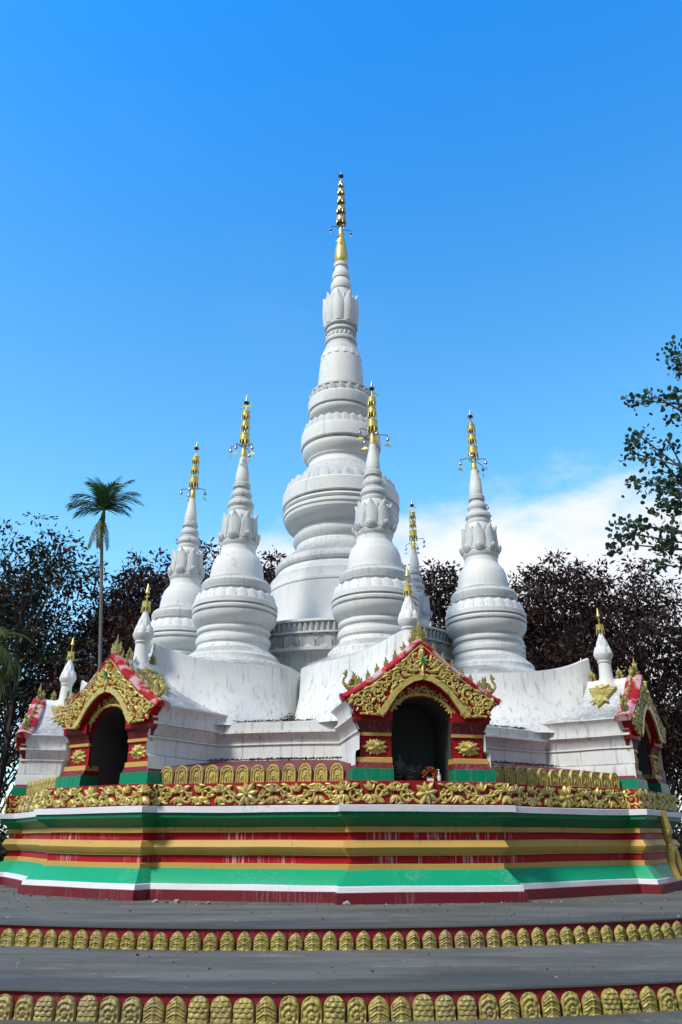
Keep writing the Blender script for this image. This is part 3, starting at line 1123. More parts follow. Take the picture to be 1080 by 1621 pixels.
# ------------------------------------------------------------------ small stupa
SR = 4.30
ZB = 2.9
sst = empty('small_stupa', polar(PH[0], SR, 0, ZB), R(PH[0]))
zb = (0, 0, ZB)
sprof = [(1.075, 4.40), (1.058, 4.488), (1.06, 4.54), (1.03, 4.58), (1.0, 4.61), (.941, 4.661), (.86, 4.73), (.815, 4.79), (.80, 4.83), (.806, 4.86), (.835, 4.885), (.845, 4.93), (.845, 4.98), (.834, 5.02), (.785, 5.04), (.785, 5.10), (.83, 5.13), (.838, 5.17), (.83, 5.21), (.79, 5.22), (.79, 5.25), (.85, 5.30), (.92, 5.38), (.96, 5.46), (.966, 5.53), (.915, 5.545), (.915, 5.575), (.972, 5.585), (.98, 5.625), (.972, 5.655), (.915, 5.665), (.915, 5.695), (.978, 5.705), (.978, 5.80), (.955, 5.825),
         (.88, 5.83), (.85, 5.95), (.79, 6.045), (.762, 6.06), (.762, 6.09), (.79, 6.11), (.80, 6.16), (.81, 6.19), (.815, 6.27), (.79, 6.32), (.755, 6.361), (.68, 6.40), (.635, 6.42), (.63, 6.46), (.625, 6.55), (.615, 6.64), (.585, 6.80), (.54, 6.929), (.48, 7.01), (.43, 7.08), (.414, 7.12), (.412, 7.23), (.43, 7.26), (.445, 7.30), (.445, 7.36), (.42, 7.39), (.40, 7.42), (.36, 7.44), (.34, 7.75), (.33, 8.02), (.30, 8.10), (.286, 8.14), (.298, 8.17), (.30, 8.22), (.284, 8.25), (.30, 8.28), (.322, 8.32), (.318, 8.38), (.285, 8.44), (.235, 8.48), (.232, 8.52), (.25, 8.55), (.258, 8.60), (.25, 8.65), (.215, 8.71), (.182, 8.735), (.172, 8.76), (.178, 8.79), (.21, 8.81), (.212, 8.90), (.19, 8.93), (.155, 8.935), (.168, 8.98), (.172, 9.05), (.162, 9.19), (.14, 9.32), (.118, 9.438), (.095, 9.58), (.084, 9.665)]
mb = MB(zb)
mb.lathe(sprof, seg=80, wob=.006, seed=1, cap=False, zones=((4.38, 4.80, 2), (5.83, 6.06, 1), (6.06, 6.40, 1), (7.25, 7.44, 1), (8.2, 8.93, 1)))
mb.build('bell_body', [M['white'], M['white_old'], M['white_wall']], sst, 22)
mb = MB(zb)
petal_row(mb, 23, .945, .885, 5.82, 6.04, .95, 'arch', .014, .14)
mb.build('petal_band', M['white'], sst)
mb = MB(zb)
lotus_crown(mb, 8, .445, .425, .40, 7.40, 8.08, .32, True, .17)
mb.build('lotus_crown', M['white_old'], sst)
# drum with the prow that climbs onto the shrine roof
mb = MB(zb)
oW = [(-180, 1.62), (-150, 1.62), (-120, 1.62), (-90, 1.62)]


def prow(t):
    """t in 0..1 from the widest point (side) to the tip at the front: returns u (outwards), half width, top z"""
    u = 2.38 * t
    w = 1.60 * (1 - t ** 1.55) + .035
    z = 4.20 - .03 * math.sin(PI * t) + .32 * t ** 5.5
    return u, w, z


top, mid, bot, inn = [], [], [], []
NT = 22
for side in (1, -1):
    seq = range(NT + 1) if side == 1 else range(NT, -1, -1)
    for i in seq:
        u, w, z = prow(i / NT)
        if side == -1 and i == NT:
            continue
        top.append((side * w, -u, z))
NB = 26
for i in range(1, NB):
    a = PI * i / NB
    top.append((-1.62 * math.cos(a) if False else -1.635 * math.cos(a), 1.635 * math.sin(a), 4.20))
nn_ = len(top)
rows = []
for lv in range(9):
    q = lv / 8           # 0 top 1 bottom
    row = []
    for (x, y, z) in top:
        f = max(0, -y) / 2.38
        spread = 1 + .03 * q + (0.10 + .9 * f ** 1.5) * (q ** 2.2) * (1 if y < 0 else 0.03)
        X = x * spread
        if y < 0:
            X += math.copysign(.30 * f * q ** 1.6, x)
        ax_ = min(1, max(0, (.80 - abs(X)) / .3)) if y < -1.2 else 0
        zb_ = 2.9 + .42 * ax_
        zz = z + (zb_ - z) * q
        row.append((X, y * (1 + .0 * q), zz))
    rows.append(row)
lip = [(x * 1.0, y, z + .0) for x, y, z in top]
capA = [(x * .97, y * .985 if y < -.5 else y * .97, z + .03) for x, y, z in top]
rings = [rows[0], capA]
for q in (.2, .4, .6, .8, 1.0):
    rr = []
    for (x, y, z) in capA:
        d = math.hypot(x, y)
        ex, ey = x / d * 1.045, y / d * 1.045
        zt = 4.47
        sag = .34 * math.sin(PI * q) * (max(0, -y) / 2.38) ** 1.5
        zz = z + (zt - z) * (q ** .75) - sag * (1 if q < 1 else 0)
        rr.append((x + (ex - x) * q, y + (ey - y) * q, zz))
    rings.append(rr)
mb.loft(rows[::-1], closed=True)
mb.loft(rings, closed=True)
mb.build('drum_with_prow', M['white_wall'], sst, 32)
# gold finial
mb = MB(zb)
mb.lathe([(.086, 9.66), (.088, 9.67), (.075, 9.80), (.058, 9.955), (.045, 9.97), (.016, 9.99), (.013, 11.25), (0, 11.27)], seg=24, cap=False)
mb.build('gold_cone', M['gold_bright'], sst)
for (r, z0_, z1_) in ((.132, 9.95, 10.34), (.112, 10.40, 10.68), (.105, 10.72, 10.98)):
    mb = MB(zb)
    tier(mb, r, z0_, z1_, 9, 24)
    mb.build('crown_tier', M['gold_bright'], sst)
mb = MB(zb)
star_ball(mb, 11.24, .065, 11.50)
mb.build('star_finial', [M['gold_bright'], M['dark']], sst)
mb = MB(zb)
mb.plate([(.01, 11.10), (.20, 11.06), (.16, 11.11), (.01, 11.15)], -.01, .01)
mb.plate([(-.01, 11.16), (-.14, 11.13), (-.16, 11.17), (-.01, 11.21)], -.01, .01)
mb.build('vane', M['gold_bright'], sst)
for ang, rc, sg in ((R(200), .36, .05), (R(345), .37, -.06), (R(110), .36, .04), (R(275), .33, -.05)):
    chime(sst, ang, 9.97 - ZB, rc, sg, 1.0)

grpS = 'small white stupas ringed round the central stupa'
slab = {
    0: 'small white stupa in front of the central stupa, behind the middle shrine',
    7: 'small white stupa standing just left of the central stupa, its drum fully in view',
    1: 'small white stupa standing clear on the right against cloud and red trees',
    6: 'leftmost small white stupa, half hidden behind the drum of its neighbour',
    3: 'small white stupa behind the tower at right, only its slim spire and crown showing',
    2: 'small white stupa hidden behind the rightmost one, only a chime arm showing',
}
first = True
for k in (0, 7, 1, 6, 3, 2):
    o = sst if first else copy_tree(sst)
    first = False
    o.location = polar(PH[k], SR, 0, ZB)
    o.rotation_euler = (0, 0, R(PH[k]))
    o.scale = (1, 1, {1: 1.032, 6: 1.02, 3: 1.025, 7: 1.006, 0: 1.005}.get(k, 1.02))
    tag(o, slab[k], 'stupa', grpS)

# ------------------------------------------------------------------ shrine
SO = (0, -6.7, 1.752)
shr = empty('shrine', (0, 0, 0))


def sweep_side(mb, prof, lat, r0, r1, sgn, n=8, m=0):
    rows = []
    for o, z in prof:
        rows.append([(sgn * (lat + o), -(r0 + (r1 - r0) * i / n), z + .01 * mnoise.noise(Vector((i * .5, z * 3, sgn)))) for i in range(n + 1)])
    mb.loft(rows, m)


wallp = [(.07, 1.76), (.07, 2.16), (.06, 2.22), (0, 2.25), (0, 2.525), (.03, 2.53), (.03, 2.56), (0, 2.57), (.04, 2.66), (.10, 2.755), (.13, 2.76), (.13, 2.80), (.09, 2.81), (.095, 2.90), (.14, 3.02), (.19, 3.075), (.19, 3.10), (.0, 3.13)]
for sg in (1, -1):
    mb = MB(SO)
    sweep_side(mb, wallp, 1.085, 5.4, 7.66, sg)
    mb.build('side_wall', M['white_wall'], shr)
# roof: concave slopes
half = [(0, 4.08), (.05, 4.06), (.12, 3.94), (.24, 3.80), (.42, 3.61), (.62, 3.44), (.82, 3.30), (1.02, 3.19), (1.20, 3.11), (1.225, 3.085)]
mb = MB(SO)
crs = [(-x, z) for x, z in half[::-1]] + half[1:]
rows = []
for i in range(9):
    rho = 5.35 + (7.55 - 5.35) * i / 8
    rows.append([(x, -rho, z + .015 * mnoise.noise(Vector((x * 2, rho * 1.5, 4)))) for x, z in crs])
mb.loft(rows)
mb.build('roof', M['white_wall'], shr, 40)

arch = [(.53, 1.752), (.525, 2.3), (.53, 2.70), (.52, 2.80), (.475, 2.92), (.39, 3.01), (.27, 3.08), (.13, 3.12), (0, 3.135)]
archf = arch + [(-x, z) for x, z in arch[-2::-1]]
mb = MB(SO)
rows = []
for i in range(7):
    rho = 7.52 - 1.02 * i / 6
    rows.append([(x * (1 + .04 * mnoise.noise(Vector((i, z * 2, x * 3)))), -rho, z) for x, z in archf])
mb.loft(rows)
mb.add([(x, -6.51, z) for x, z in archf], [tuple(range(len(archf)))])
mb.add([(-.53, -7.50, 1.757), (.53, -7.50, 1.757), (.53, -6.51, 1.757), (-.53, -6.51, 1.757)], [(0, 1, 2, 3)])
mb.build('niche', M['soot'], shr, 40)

# pillars, each a stack of painted courses
courses = [
    ('green_foot', 'dgreen2', [(.13, 1.752), (.125, 1.95), (.10, 1.956)]),
    ('maroon_course', 'maroon', [(.11, 1.954), (.10, 1.965), (.045, 2.05)]),
    ('ochre_course', 'ochre', [(.05, 2.05), (.045, 2.125), (.02, 2.135)]),
    ('red_panel', 'red', [(.0, 2.13), (.0, 2.475)]),
    ('ochre_course', 'ochre', [(.0, 2.472), (.035, 2.474), (.035, 2.525), (.01, 2.53)]),
    ('maroon_cove', 'maroon', [(.02, 2.525), (.03, 2.56), (.07, 2.66), (.12, 2.70), (.12, 2.715)]),
    ('red_cap', 'red', [(.125, 2.713), (.13, 2.86), (.05, 2.87)]),
]
M['dgreen2'] = paint('mid_green_paint', (0.0, 0.22, 0.105), 0.4, 0.25, 0.15, (0.3, 0.4, 0.35), 0.15)
for sg in (1, -1):
    pl = MB(SO)
    mats, mi = [], {}
    for nm, mt, pr in courses:
        if mt not in mi:
            mi[mt] = len(mats)
            mats.append(M[mt])
        rows = []
        bk = 7.30 if pr[0][1] < 2.1 else 7.53
        for o, z in pr:
            f = 7.56 + o
            x0, x1 = .525, 1.085 + o - (.03 if bk > 7.5 else 0)
            rows.append([(sg * x0, -bk, z), (sg * x0, -f, z), (sg * ((x0 + x1) / 2), -f - .004, z), (sg * x1, -f, z), (sg * x1, -bk, z)])
        pl.loft(rows, mi[mt])
        pl.add(rows[-1], [(0, 1, 2, 3, 4)], mi[mt])
    po = pl.build('pillar', mats, shr, 20)
    fl = MB(SO)
    rl = Relief(fl, lambda x, z, d: (x, -(7.562 + d * 1.3), z))
    cx = sg * .80
    for k in range(14):
        a = 2 * PI * k / 14
        e_ = .24 * .135 / math.hypot(.135 * math.cos(a), .24 * math.sin(a))
        rl.leaf(cx, 2.30, a, e_ * (1 if k % 2 else .9), .095, .034, 0)
    for k in range(10):
        a = 2 * PI * (k + .5) / 10
        e_ = .17 * .085 / math.hypot(.085 * math.cos(a), .17 * math.sin(a))
        rl.leaf(cx, 2.30, a, e_, .08, .055, 0)
    for k in range(6):
        a = 2 * PI * (k + .5) / 6
        rl.leaf(cx, 2.30, a, .09 * abs(math.cos(a)) + .04, .05, .075, 0)
    rl.boss(cx, 2.30, .022, .08)
    fl.build('gold_rosette', M['gold'], po, 40)

# tympanum ring and pediment
outer = [(1.31, 3.05), (1.15, 3.16), (1.0, 3.24), (.86, 3.335), (.72, 3.44), (.575, 3.545), (.43, 3.655), (.285, 3.79), (.14, 3.93), (0, 4.04)]
inner = [(1.14, 2.84), (1.0, 2.78), (.84, 2.765), (.72, 2.77), (.64, 2.84), (.55, 2.98), (.44, 3.13), (.30, 3.26), (.15, 3.35), (0, 3.385)]
oa = [(.53, 2.70), (.525, 2.76), (.515, 2.81), (.475, 2.90), (.42, 2.98), (.345, 3.04), (.27, 3.08), (.18, 3.11), (.09, 3.125), (0, 3.135)]


def mirror_rows(mb, A, B, y, m=0):
    a = [(x, y, z) for x, z in A] + [(-x, y, z) for x, z in A[-2::-1]]
    b = [(x, y, z) for x, z in B] + [(-x, y, z) for x, z in B[-2::-1]]
    mb.loft([a, b], m)


mb = MB(SO)
tb = [(.95, 2.86), (.98, 3.0), (.94, 3.15), (.86, 3.25), (.72, 3.36), (.575, 3.47), (.43, 3.58), (.285, 3.70), (.14, 3.84), (0, 3.95)]
mirror_rows(mb, oa, tb, -7.60)
a_ = [(x, -7.60, z) for x, z in oa] + [(-x, -7.60, z) for x, z in oa[-2::-1]]
mb.loft([a_, [(x, y + .12, z) for x, y, z in a_]])
mb.build('tympanum', M['red'], shr, 40)
mb = MB(SO)
rl = Relief(mb, lambda x, z, d: (x, -(7.603 + d), z))
for sg in (1, -1):
    # flat gold rim round the opening
    pts = [(sg * (x + .040 * min(1, x * 3)), z + .036 * (1 - (x / .53) ** 2)) for x, z in oa]
    rl.stem(pts, .026, .026, seg=4)
    # little scrolls between rim and pediment
    for i in range(9):
        t = (i + .4) / 9
        k = t * (len(oa) - 1)
        j = int(k)
        f = k - j
        ax, az = oa[j][0] + (oa[min(j + 1, 9)][0] - oa[j][0]) * f, oa[j][1] + (oa[min(j + 1, 9)][1] - oa[j][1]) * f
        bx, bz = inner[j][0] + (inner[min(j + 1, 9)][0] - inner[j][0]) * f, inner[j][1] + (inner[min(j + 1, 9)][1] - inner[j][1]) * f
        if t < .3:
            bx = min(bx, .68)
        cx, cz = ax * .48 + bx * .52, az * .48 + bz * .52
        rl.spiral(sg * cx, cz, .060, PI / 2 + i, 1.1, sg * (1 if i % 2 else -1), .017, 6)
    rl.boss(sg * .60, 2.75, .05, .04)
mb.build('tympanum_scroll', M['gold'], shr, 40)

mb = MB(SO)
mirror_rows(mb, inner, outer, -7.76)
mirror_rows(mb, inner, outer, -7.56)
for L in (inner, outer):
    a_ = [(x, -7.76, z) for x, z in L] + [(-x, -7.76, z) for x, z in L[-2::-1]]
    mb.loft([a_, [(x, -7.56, z) for x, y, z in a_]])
for sg in (1, -1):
    mb.loft([[(sg * inner[0][0], -7.76, inner[0][1]), (sg * outer[0][0], -7.76, outer[0][1])], [(sg * inner[0][0], -7.56, inner[0][1]), (sg * outer[0][0], -7.56, outer[0][1])]])
ped = mb.build('pediment', M['red'], shr, 40)
mb = MB(SO)
rl = Relief(mb, lambda x, z, d: (x, -(7.763 + d * 1.25), z))
for sg in (1, -1):
    # plain gold band following the arch
    rows = []
    for (x, z) in inner[3:]:
        k = (x, z)
        nx = .075 * (x / .7)
        rows.append([rl.F(sg * (x + .004), z + .004, .0), rl.F(sg * (x + .006), z + .006, .03), rl.F(sg * (x + .02 + nx), z + .085 * (1.1 - x / .9) + .02, .03), rl.F(sg * (x + .024 + nx), z + .085 * (1.1 - x / .9) + .024, 0)])
    mb.loft(rows)
    rl.spiral(sg * .69, 2.835, .065, -PI / 2, 1.3, sg, .017, 0)
    # lower corner with big scrolls
    for (cx, cz, r, a0, d) in ((1.12, 3.00, .105, .5, 1), (.955, 3.10, .085, 2.5, -1), (.93, 2.90, .085, 4.0, 1), (.79, 3.16, .115, 1.0, 1), (.66, 3.26, .07, 3.0, -1), (.585, 3.40, .09, .6, 1), (.44, 3.45, .07, 2.0, -1), (.40, 3.58, .06, 5.0, 1), (.80, 2.90, .05, 5.0, -1), (.24, 3.72, .05, 1.4, 1), (.26, 3.56, .055, 4.2, -1)):
        rl.spiral(sg * cx, cz, r, a0 if sg > 0 else PI - a0, 1.4, sg * d, .026 * (r / .1) ** .5, 6)
    for (x, z, a, L, w) in ((1.22, 3.03, 1.2, .10, .06), (1.02, 3.19, 2.4, .14, .07), (.86, 3.28, 2.6, .16, .07), (.70, 3.40, 2.5, .16, .07), (.52, 3.53, 2.5, .15, .06), (.36, 3.68, 2.4, .14, .06), (.55, 3.22, 2.2, .16, .07), (.42, 3.34, 2.5, .14, .06), (.14, 3.60, .4, .20, .08), (.10, 3.54, -.2, .22, .07), (.12, 3.68, .9, .16, .06), (.14, 3.48, -.5, .17, .06), (.88, 2.99, 1.9, .10, .06), (.72, 3.0, 2.0, .13, .06)):
        rl.leaf(sg * x, z, a if sg > 0 else PI - a, L, w, .04, .4 * sg)
    pts = [(sg * x, z) for x, z in ((1.10, 2.80), (.98, 2.81), (.86, 2.80), (.76, 2.79))]
    rl.stem(pts, .02, .02)
    pts = [(sg * x, z) for x, z in ((.32, 3.62), (.24, 3.55), (.16, 3.52), (.08, 3.55), (.04, 3.62))]
    rl.stem(pts, .024, .014)
    # edge rope under the coping
    rl.stem([(sg * (x - .015), z - .035) for x, z in outer], .012, .012)
rq = random.Random(6)
for sg in (1, -1):
    for i in range(46):
        t = rq.random()
        k = t * 8.6
        j = int(k)
        f = k - j
        a_ = (inner[j][0] + (inner[j + 1][0] - inner[j][0]) * f, inner[j][1] + (inner[j + 1][1] - inner[j][1]) * f)
        b_ = (outer[j][0] + (outer[j + 1][0] - outer[j][0]) * f, outer[j][1] + (outer[j + 1][1] - outer[j][1]) * f)
        u = rq.uniform(.30, .82)
        x, z = a_[0] + (b_[0] - a_[0]) * u, a_[1] + (b_[1] - a_[1]) * u
        if x < .05:
            continue
        aa = rq.choice((2.4, 2.7, 2.0, .9, 1.4, 3.4, 5.4))
        rl.leaf(sg * x, z, aa if sg > 0 else PI - aa, rq.uniform(.08, .13), rq.uniform(.045, .07), .028, rq.uniform(-.5, .5))
for k in range(9):
    a = 2 * PI * k / 9
    rl.leaf(0.0, 3.72, a, .14, .07, .05, 0)
rl.leaf(0, 3.78, PI / 2, .17, .12, .08, 0)
rl.leaf(0, 3.62, -PI / 2, .22, .09, .07, 0)
rl.boss(0, 3.93, .035, .08)
rl.boss(0, 3.46, .03, .06)
rl.boss(0, 3.72, .05, .065)
mb.build('pediment_scroll', M['gold'], ped, 40)
mb = MB(SO)
mb.plate([(-.035, 3.72), (-.02, 3.755), (.02, 3.755), (.035, 3.72), (.02, 3.685), (-.02, 3.685)], -7.855, -7.76)
mb.build('green_jewel', M['gem'], ped, 0)
# rounded coping along both rakes
mb = MB(SO)
line = [(1.36, 3.045), (1.30, 3.075), (1.14, 3.165), (1.0, 3.255), (.86, 3.35), (.72, 3.455), (.575, 3.56), (.43, 3.67), (.285, 3.805), (.14, 3.945), (0, 4.055)]
full = line + [(-x, z) for x, z in line[-2::-1]]
rows = []
for i, (x, z) in enumerate(full):
    a, b = full[max(0, i - 1)], full[min(len(full) - 1, i + 1)]
    dx, dz = b[0] - a[0], b[1] - a[1]
    l = math.hypot(dx, dz)
    nx, nz_ = dz / l, -dx / l
    if i == len(full) // 2:
        nx, nz_ = 0, 1
    row = []
    for (yy, hh) in ((-7.75, -.03), (-7.775, -.005), (-7.775, .02), (-7.73, .06), (-7.64, .085), (-7.54, .075), (-7.46, .045), (-7.44, .0), (-7.46, -.03)):
        sc_ = 1.25 if i in (0, len(full) - 1) else 1.0
        row.append((x + nx * hh * sc_, yy, z + nz_ * hh * sc_))
    rows.append(row)
mb.loft(rows)
for r_ in (rows[0], rows[-1]):
    mb.add(r_, [tuple(range(len(r_)))])
mb.build('rake_coping', M['coping'], shr, 45)


def kranok(mb, x, z, y, s, mir=1, lean=0.0, th=.022, m=0):
    pts = [(-.030, 0), (-.055, .035), (-.075, .085), (-.045, .075), (-.060, .120), (-.070, .150), (-.035, .140), (-.040, .185), (-.020, .235), (-.035, .275), (-.005, .255), (.015, .215), (.020, .180), (.055, .190), (.045, .145), (.040, .120), (.075, .120), (.060, .075), (.050, .055), (.045, .02), (.030, 0)]
    c, sn = math.cos(lean), math.sin(lean)
    P = [(x + mir * s * (a * c + b * sn), z + s * (b * c - a * sn)) for a, b in pts]
    mb.plate(P, y - th / 2, y + th / 2, m)
    mb.plate([((a - x) * .55 + x, (b - z) * .8 + z + .01) for a, b in P], y - th, y + th, m)


def bird(mb, x, z, y, sg):
    """gold hamsa bird at the end of the rake, head towards the outside"""
    P = lambda a, b, d=0: (x + sg * a, y + d, z + b)
    mb.tube([P(-.10, .13), P(-.06, .085), P(0, .07), P(.06, .09), P(.10, .13)], [.012, .045, .055, .045, .022], 8)
    mb.tube([P(.08, .10), P(.13, .16), P(.12, .22), P(.08, .26), P(.10, .31), P(.14, .31)], [.035, .026, .022, .022, .024, .006], 7)
    mb.tube([P(-.02, .06), P(-.01, .0), P(.0, -.04)], [.016, .014, .018], 6)
    mb.tube([P(.04, .06), P(.05, .01), P(.05, -.04)], [.016, .014, .018], 6)
    kranok(mb, x + sg * .09, z + .27, y, .45, sg, -.2)
    kranok(mb, x - sg * .09, z + .10, y, .95, -sg, -.15)
    kranok(mb, x - sg * .05, z + .12, y + .03, .8, sg, -.1)
    kranok(mb, x - sg * .13, z + .10, y, .6, -sg, .5)
    kranok(mb, x + sg * .03, z + .11, y - .03, .5, sg, -.4)


for sg in (1, -1):
    for i in range(7):
        t = (i + .9) / 7.8
        k = 1.5 + t * (len(line) - 2.2)
        j = int(k)
        f = k - j
        x = line[j][0] + (line[min(j + 1, 10)][0] - line[j][0]) * f
        z = line[j][1] + (line[min(j + 1, 10)][1] - line[j][1]) * f
        km = MB(SO)
        kranok(km, sg * x, z + .05, -7.60, .72, -sg, .0)
        km.build('flame_finial', M['gold_old'], shr, 30)
    bmb = MB(SO)
    bird(bmb, sg * 1.22, 3.17, -7.62, sg)
    bmb.build('bird_finial', M['gold_old'], shr, 40)
mb = MB(SO)
mb.lathe([(.07, 4.08), (.075, 4.14), (.045, 4.17), (.055, 4.21), (.03, 4.27), (.035, 4.32), (.012, 4.42), (0, 4.52)], 0, -7.64, 12, cap=False)
for sg in (1, -1):
    kranok(mb, sg * .05, 4.10, -7.64, .9, sg, .35)
    kranok(mb, sg * .03, 4.16, -7.66, .75, -sg, .1)
    kranok(mb, sg * .10, 4.02, -7.60, .6, sg, .5)
for q in range(2):   # the same flames seen from the side
    P0 = [(-.03, 0), (-.08, .10), (-.04, .09), (-.06, .2), (.0, .30), (.03, .18), (.07, .2), (.05, .09), (.08, .06), (.03, 0)]
    yy = -7.55 - .10 * q
    vs = [(-.012, yy + a * .7, 4.08 + b * .8) for a, b in P0] + [(.012, yy + a * .7, 4.08 + b * .8) for a, b in P0]
    n = len(P0)
    mb.add(vs, [tuple(range(n)), tuple(range(n, 2 * n))[::-1]] + [(i, (i + 1) % n, (i + 1) % n + n, i + n) for i in range(n)])
mb.build('apex_finial', M['gold_old'], shr, 35)
# little stupa on the ridge
sy = -7.02
mb = MB(SO)
mb.lathe([(.26, 3.72), (.19, 4.0), (.145, 4.12), (.135, 4.30), (.13, 4.42), (.15, 4.44), (.155, 4.46), (.14, 4.48), (.17, 4.52), (.20, 4.58), (.205, 4.62), (.18, 4.64), (.165, 4.68), (.14, 4.78), (.10, 4.92), (.065, 5.02), (.035, 5.10), (.02, 5.13)], 0, sy, 32, cap=False)
sp = mb.build('ridge_stupa', M['white'], shr, 40)
mb = MB(SO)
for i in range(7):
    a = 2 * PI * i / 7
    petal(mb, 0, sy, a, .145, 4.60, 4.80, .19, .185, .135, 'point', .02, .03, 4, 6)
    petal(mb, 0, sy, a + .45, .11, 4.74, 4.96, .13, .12, .07, 'point', .02, .03, 4, 6)
mb.build('lotus_petals', M['white'], sp, 40)
mb = MB(SO)
tmp = MB()
tier(tmp, .085, 5.06, 5.30, 8, 18)
mb.add([(a, b + sy, c) for a, b, c in tmp.v], tmp.f)
mb.tube([(0, sy, 5.08), (0, sy, 5.55)], .012, 6)
mb.lathe([(.0, 5.46), (.05, 5.48), (.035, 5.53), (.01, 5.66), (0, 5.68)], 0, sy, 12, cap=False)
mb.plate([(.0, 5.385), (.07, 5.40), (.0, 5.42), (-.07, 5.40)], sy - .01, sy + .01)
mb.build('gold_tip', M['gold_bright'], sp, 40)
for yy in (-6.72, -7.30):
    mb = MB(SO)
    for s_, l_ in ((1, 0), (.7, .6), (.7, -.6)):
        kranok(mb, 0, 4.05, yy, .95 * s_, 1, l_)
    # cross plate so that the leaf has depth
    P0 = [(-.03, 0), (-.08, .08), (-.04, .09), (-.07, .15), (0, .24), (.07, .15), (.04, .09), (.08, .08), (.03, 0)]
    n = len(P0)
    mb.add([(-.01, yy + a, 4.05 + b) for a, b in P0] + [(.01, yy + a, 4.05 + b) for a, b in P0], [tuple(range(n)), tuple(range(n, 2 * n))[::-1]] + [(i, (i + 1) % n, (i + 1) % n + n, i + n) for i in range(n)])
    mb.build('ridge_leaf', M['gold_old'], shr, 30)
# triangular gold plaques hung on both roof slopes
for sg in (1, -1):
    def G(s_, q, d):
        """s_ along the ridge, q down the slope 0..1"""
        x = .22 + .50 * q
        z = 3.83 - .47 * q
        return (sg * (x + d * .72), -(6.98 + s_), z + d * .72)
    mb = MB(SO)
    tri = [(-.30, 0.0), (-.15, -.03), (0, .05), (.15, -.03), (.30, 0.0), (.16, .45), (0, 1.0), (-.16, .45)]
    vs = [G(a, b, .0) for a, b in tri] + [G(a, b, .06) for a, b in tri]
    n = len(tri)
    mb.add(vs, [tuple(range(n)), tuple(range(n, 2 * n))[::-1]] + [(i, (i + 1) % n, (i + 1) % n + n, i + n) for i in range(n)])
    o = mb.build('roof_plaque', M['gold_old'], shr, 20)
    mb = MB(SO)
    rl = Relief(mb, lambda x, z, d: G(x, z, .062 + d))
    for q in (-1, 1):
        rl.spiral(q * .10, .28, .085, 1, 1.2, q, .022, 5)
        rl.leaf(q * .12, .12, PI / 2 - q * 1.3, .15, .12, .03, 0)
    for a in (1.1, 1.57, 2.0):
        rl.leaf(0, .4, a, .42, .12, .04, 0)
    for a in (-2.4, -1.57, -.7):
        rl.leaf(0, .06, a, .20, .14, .06, 0)
    mb.build('plaque_scroll', M['gold'], o, 40)

# leave the origin of the shrine at its floor
SPOS = 6.7
for o in list(shr.children):
    pass
shr.location = polar(PH[0], SPOS, 0, SO[2])
shr.rotation_euler = (0, 0, R(PH[0]))
grpH = 'gabled shrines projecting from the pagoda'
hlab = {
    0: 'gabled gold and red shrine in front whose dark niche holds a flower wreath',
    7: 'gabled gold and red shrine left of the middle one, facing left, a cabinet inside',
    1: 'gabled shrine at the right, seen from its white side wall',
    6: 'far left shrine whose white roof and pink coping show behind the left gable',
    2: 'shrine at the back right of the pagoda hidden behind the right side shrine',
}
first = True
for k in (0, 7, 1, 6, 2):
    o = shr if first else copy_tree(shr)
    first = False
    dph = .8 if k == 7 else 0
    o.location = polar(PH[k] + dph, SPOS, 0, SO[2])
    o.rotation_euler = (0, 0, R(PH[k] + dph))
    tag(o, hlab[k], 'shrine', grpH)


def spt(k, x, rho, z):
    return polar(PH[k], rho, x, z)


# ------------------------------------------------------------------ offerings
def statue():
    root = empty('buddha_statue', spt(0, -.24, 6.95, 1.757), R(PH[0]), 'small dark seated buddha statue inside the middle niche at left', 'statue')
    mb = MB()
    mb.lathe([(.16, 0), (.17, .03), (.13, .06), (.15, .10), (.14, .13), (0, .13)], 0, 0, 20, cap=False)
    mb.build('lotus_seat', M['darkgrey'], root)
    me = bpy.data.meshes.new('seated_body')
    vs = [(0, 0, .17), (0, 0, .26), (0, 0, .34), (0, 0, .39), (0, -.005, .45), (0, 0, .50), (.08, 0, .34), (.11, -.02, .26), (.06, -.08, .22), (-.08, 0, .34), (-.11, -.02, .26), (-.06, -.08, .22), (.12, -.04, .16), (.02, -.11, .16), (-.12, -.04, .16), (-.02, -.12, .17)]
    es = [(0, 1), (1, 2), (2, 3), (3, 4), (4, 5), (2, 6), (6, 7), (7, 8), (2, 9), (9, 10), (10, 11), (0, 12), (12, 13), (0, 14), (14, 15)]
    rad = [.075, .065, .07, .028, .048, .022, .032, .026, .018, .032, .026, .018, .042, .03, .042, .03]
    me.from_pydata(vs, es, [])
    o = bpy.data.objects.new('seated_body', me)
    C.objects.link(o)
    o.parent = root
    md = o.modifiers.new('skin', 'SKIN')
    for i, r in enumerate(rad):
        me.skin_vertices[0].data[i].radius = (r, r)
    me.skin_vertices[0].data[0].use_root = True
    o.modifiers.new('sub', 'SUBSURF').levels = 2
    o.modifiers['sub'].render_levels = 2
    me.materials.append(M['darkgrey'])
    return root


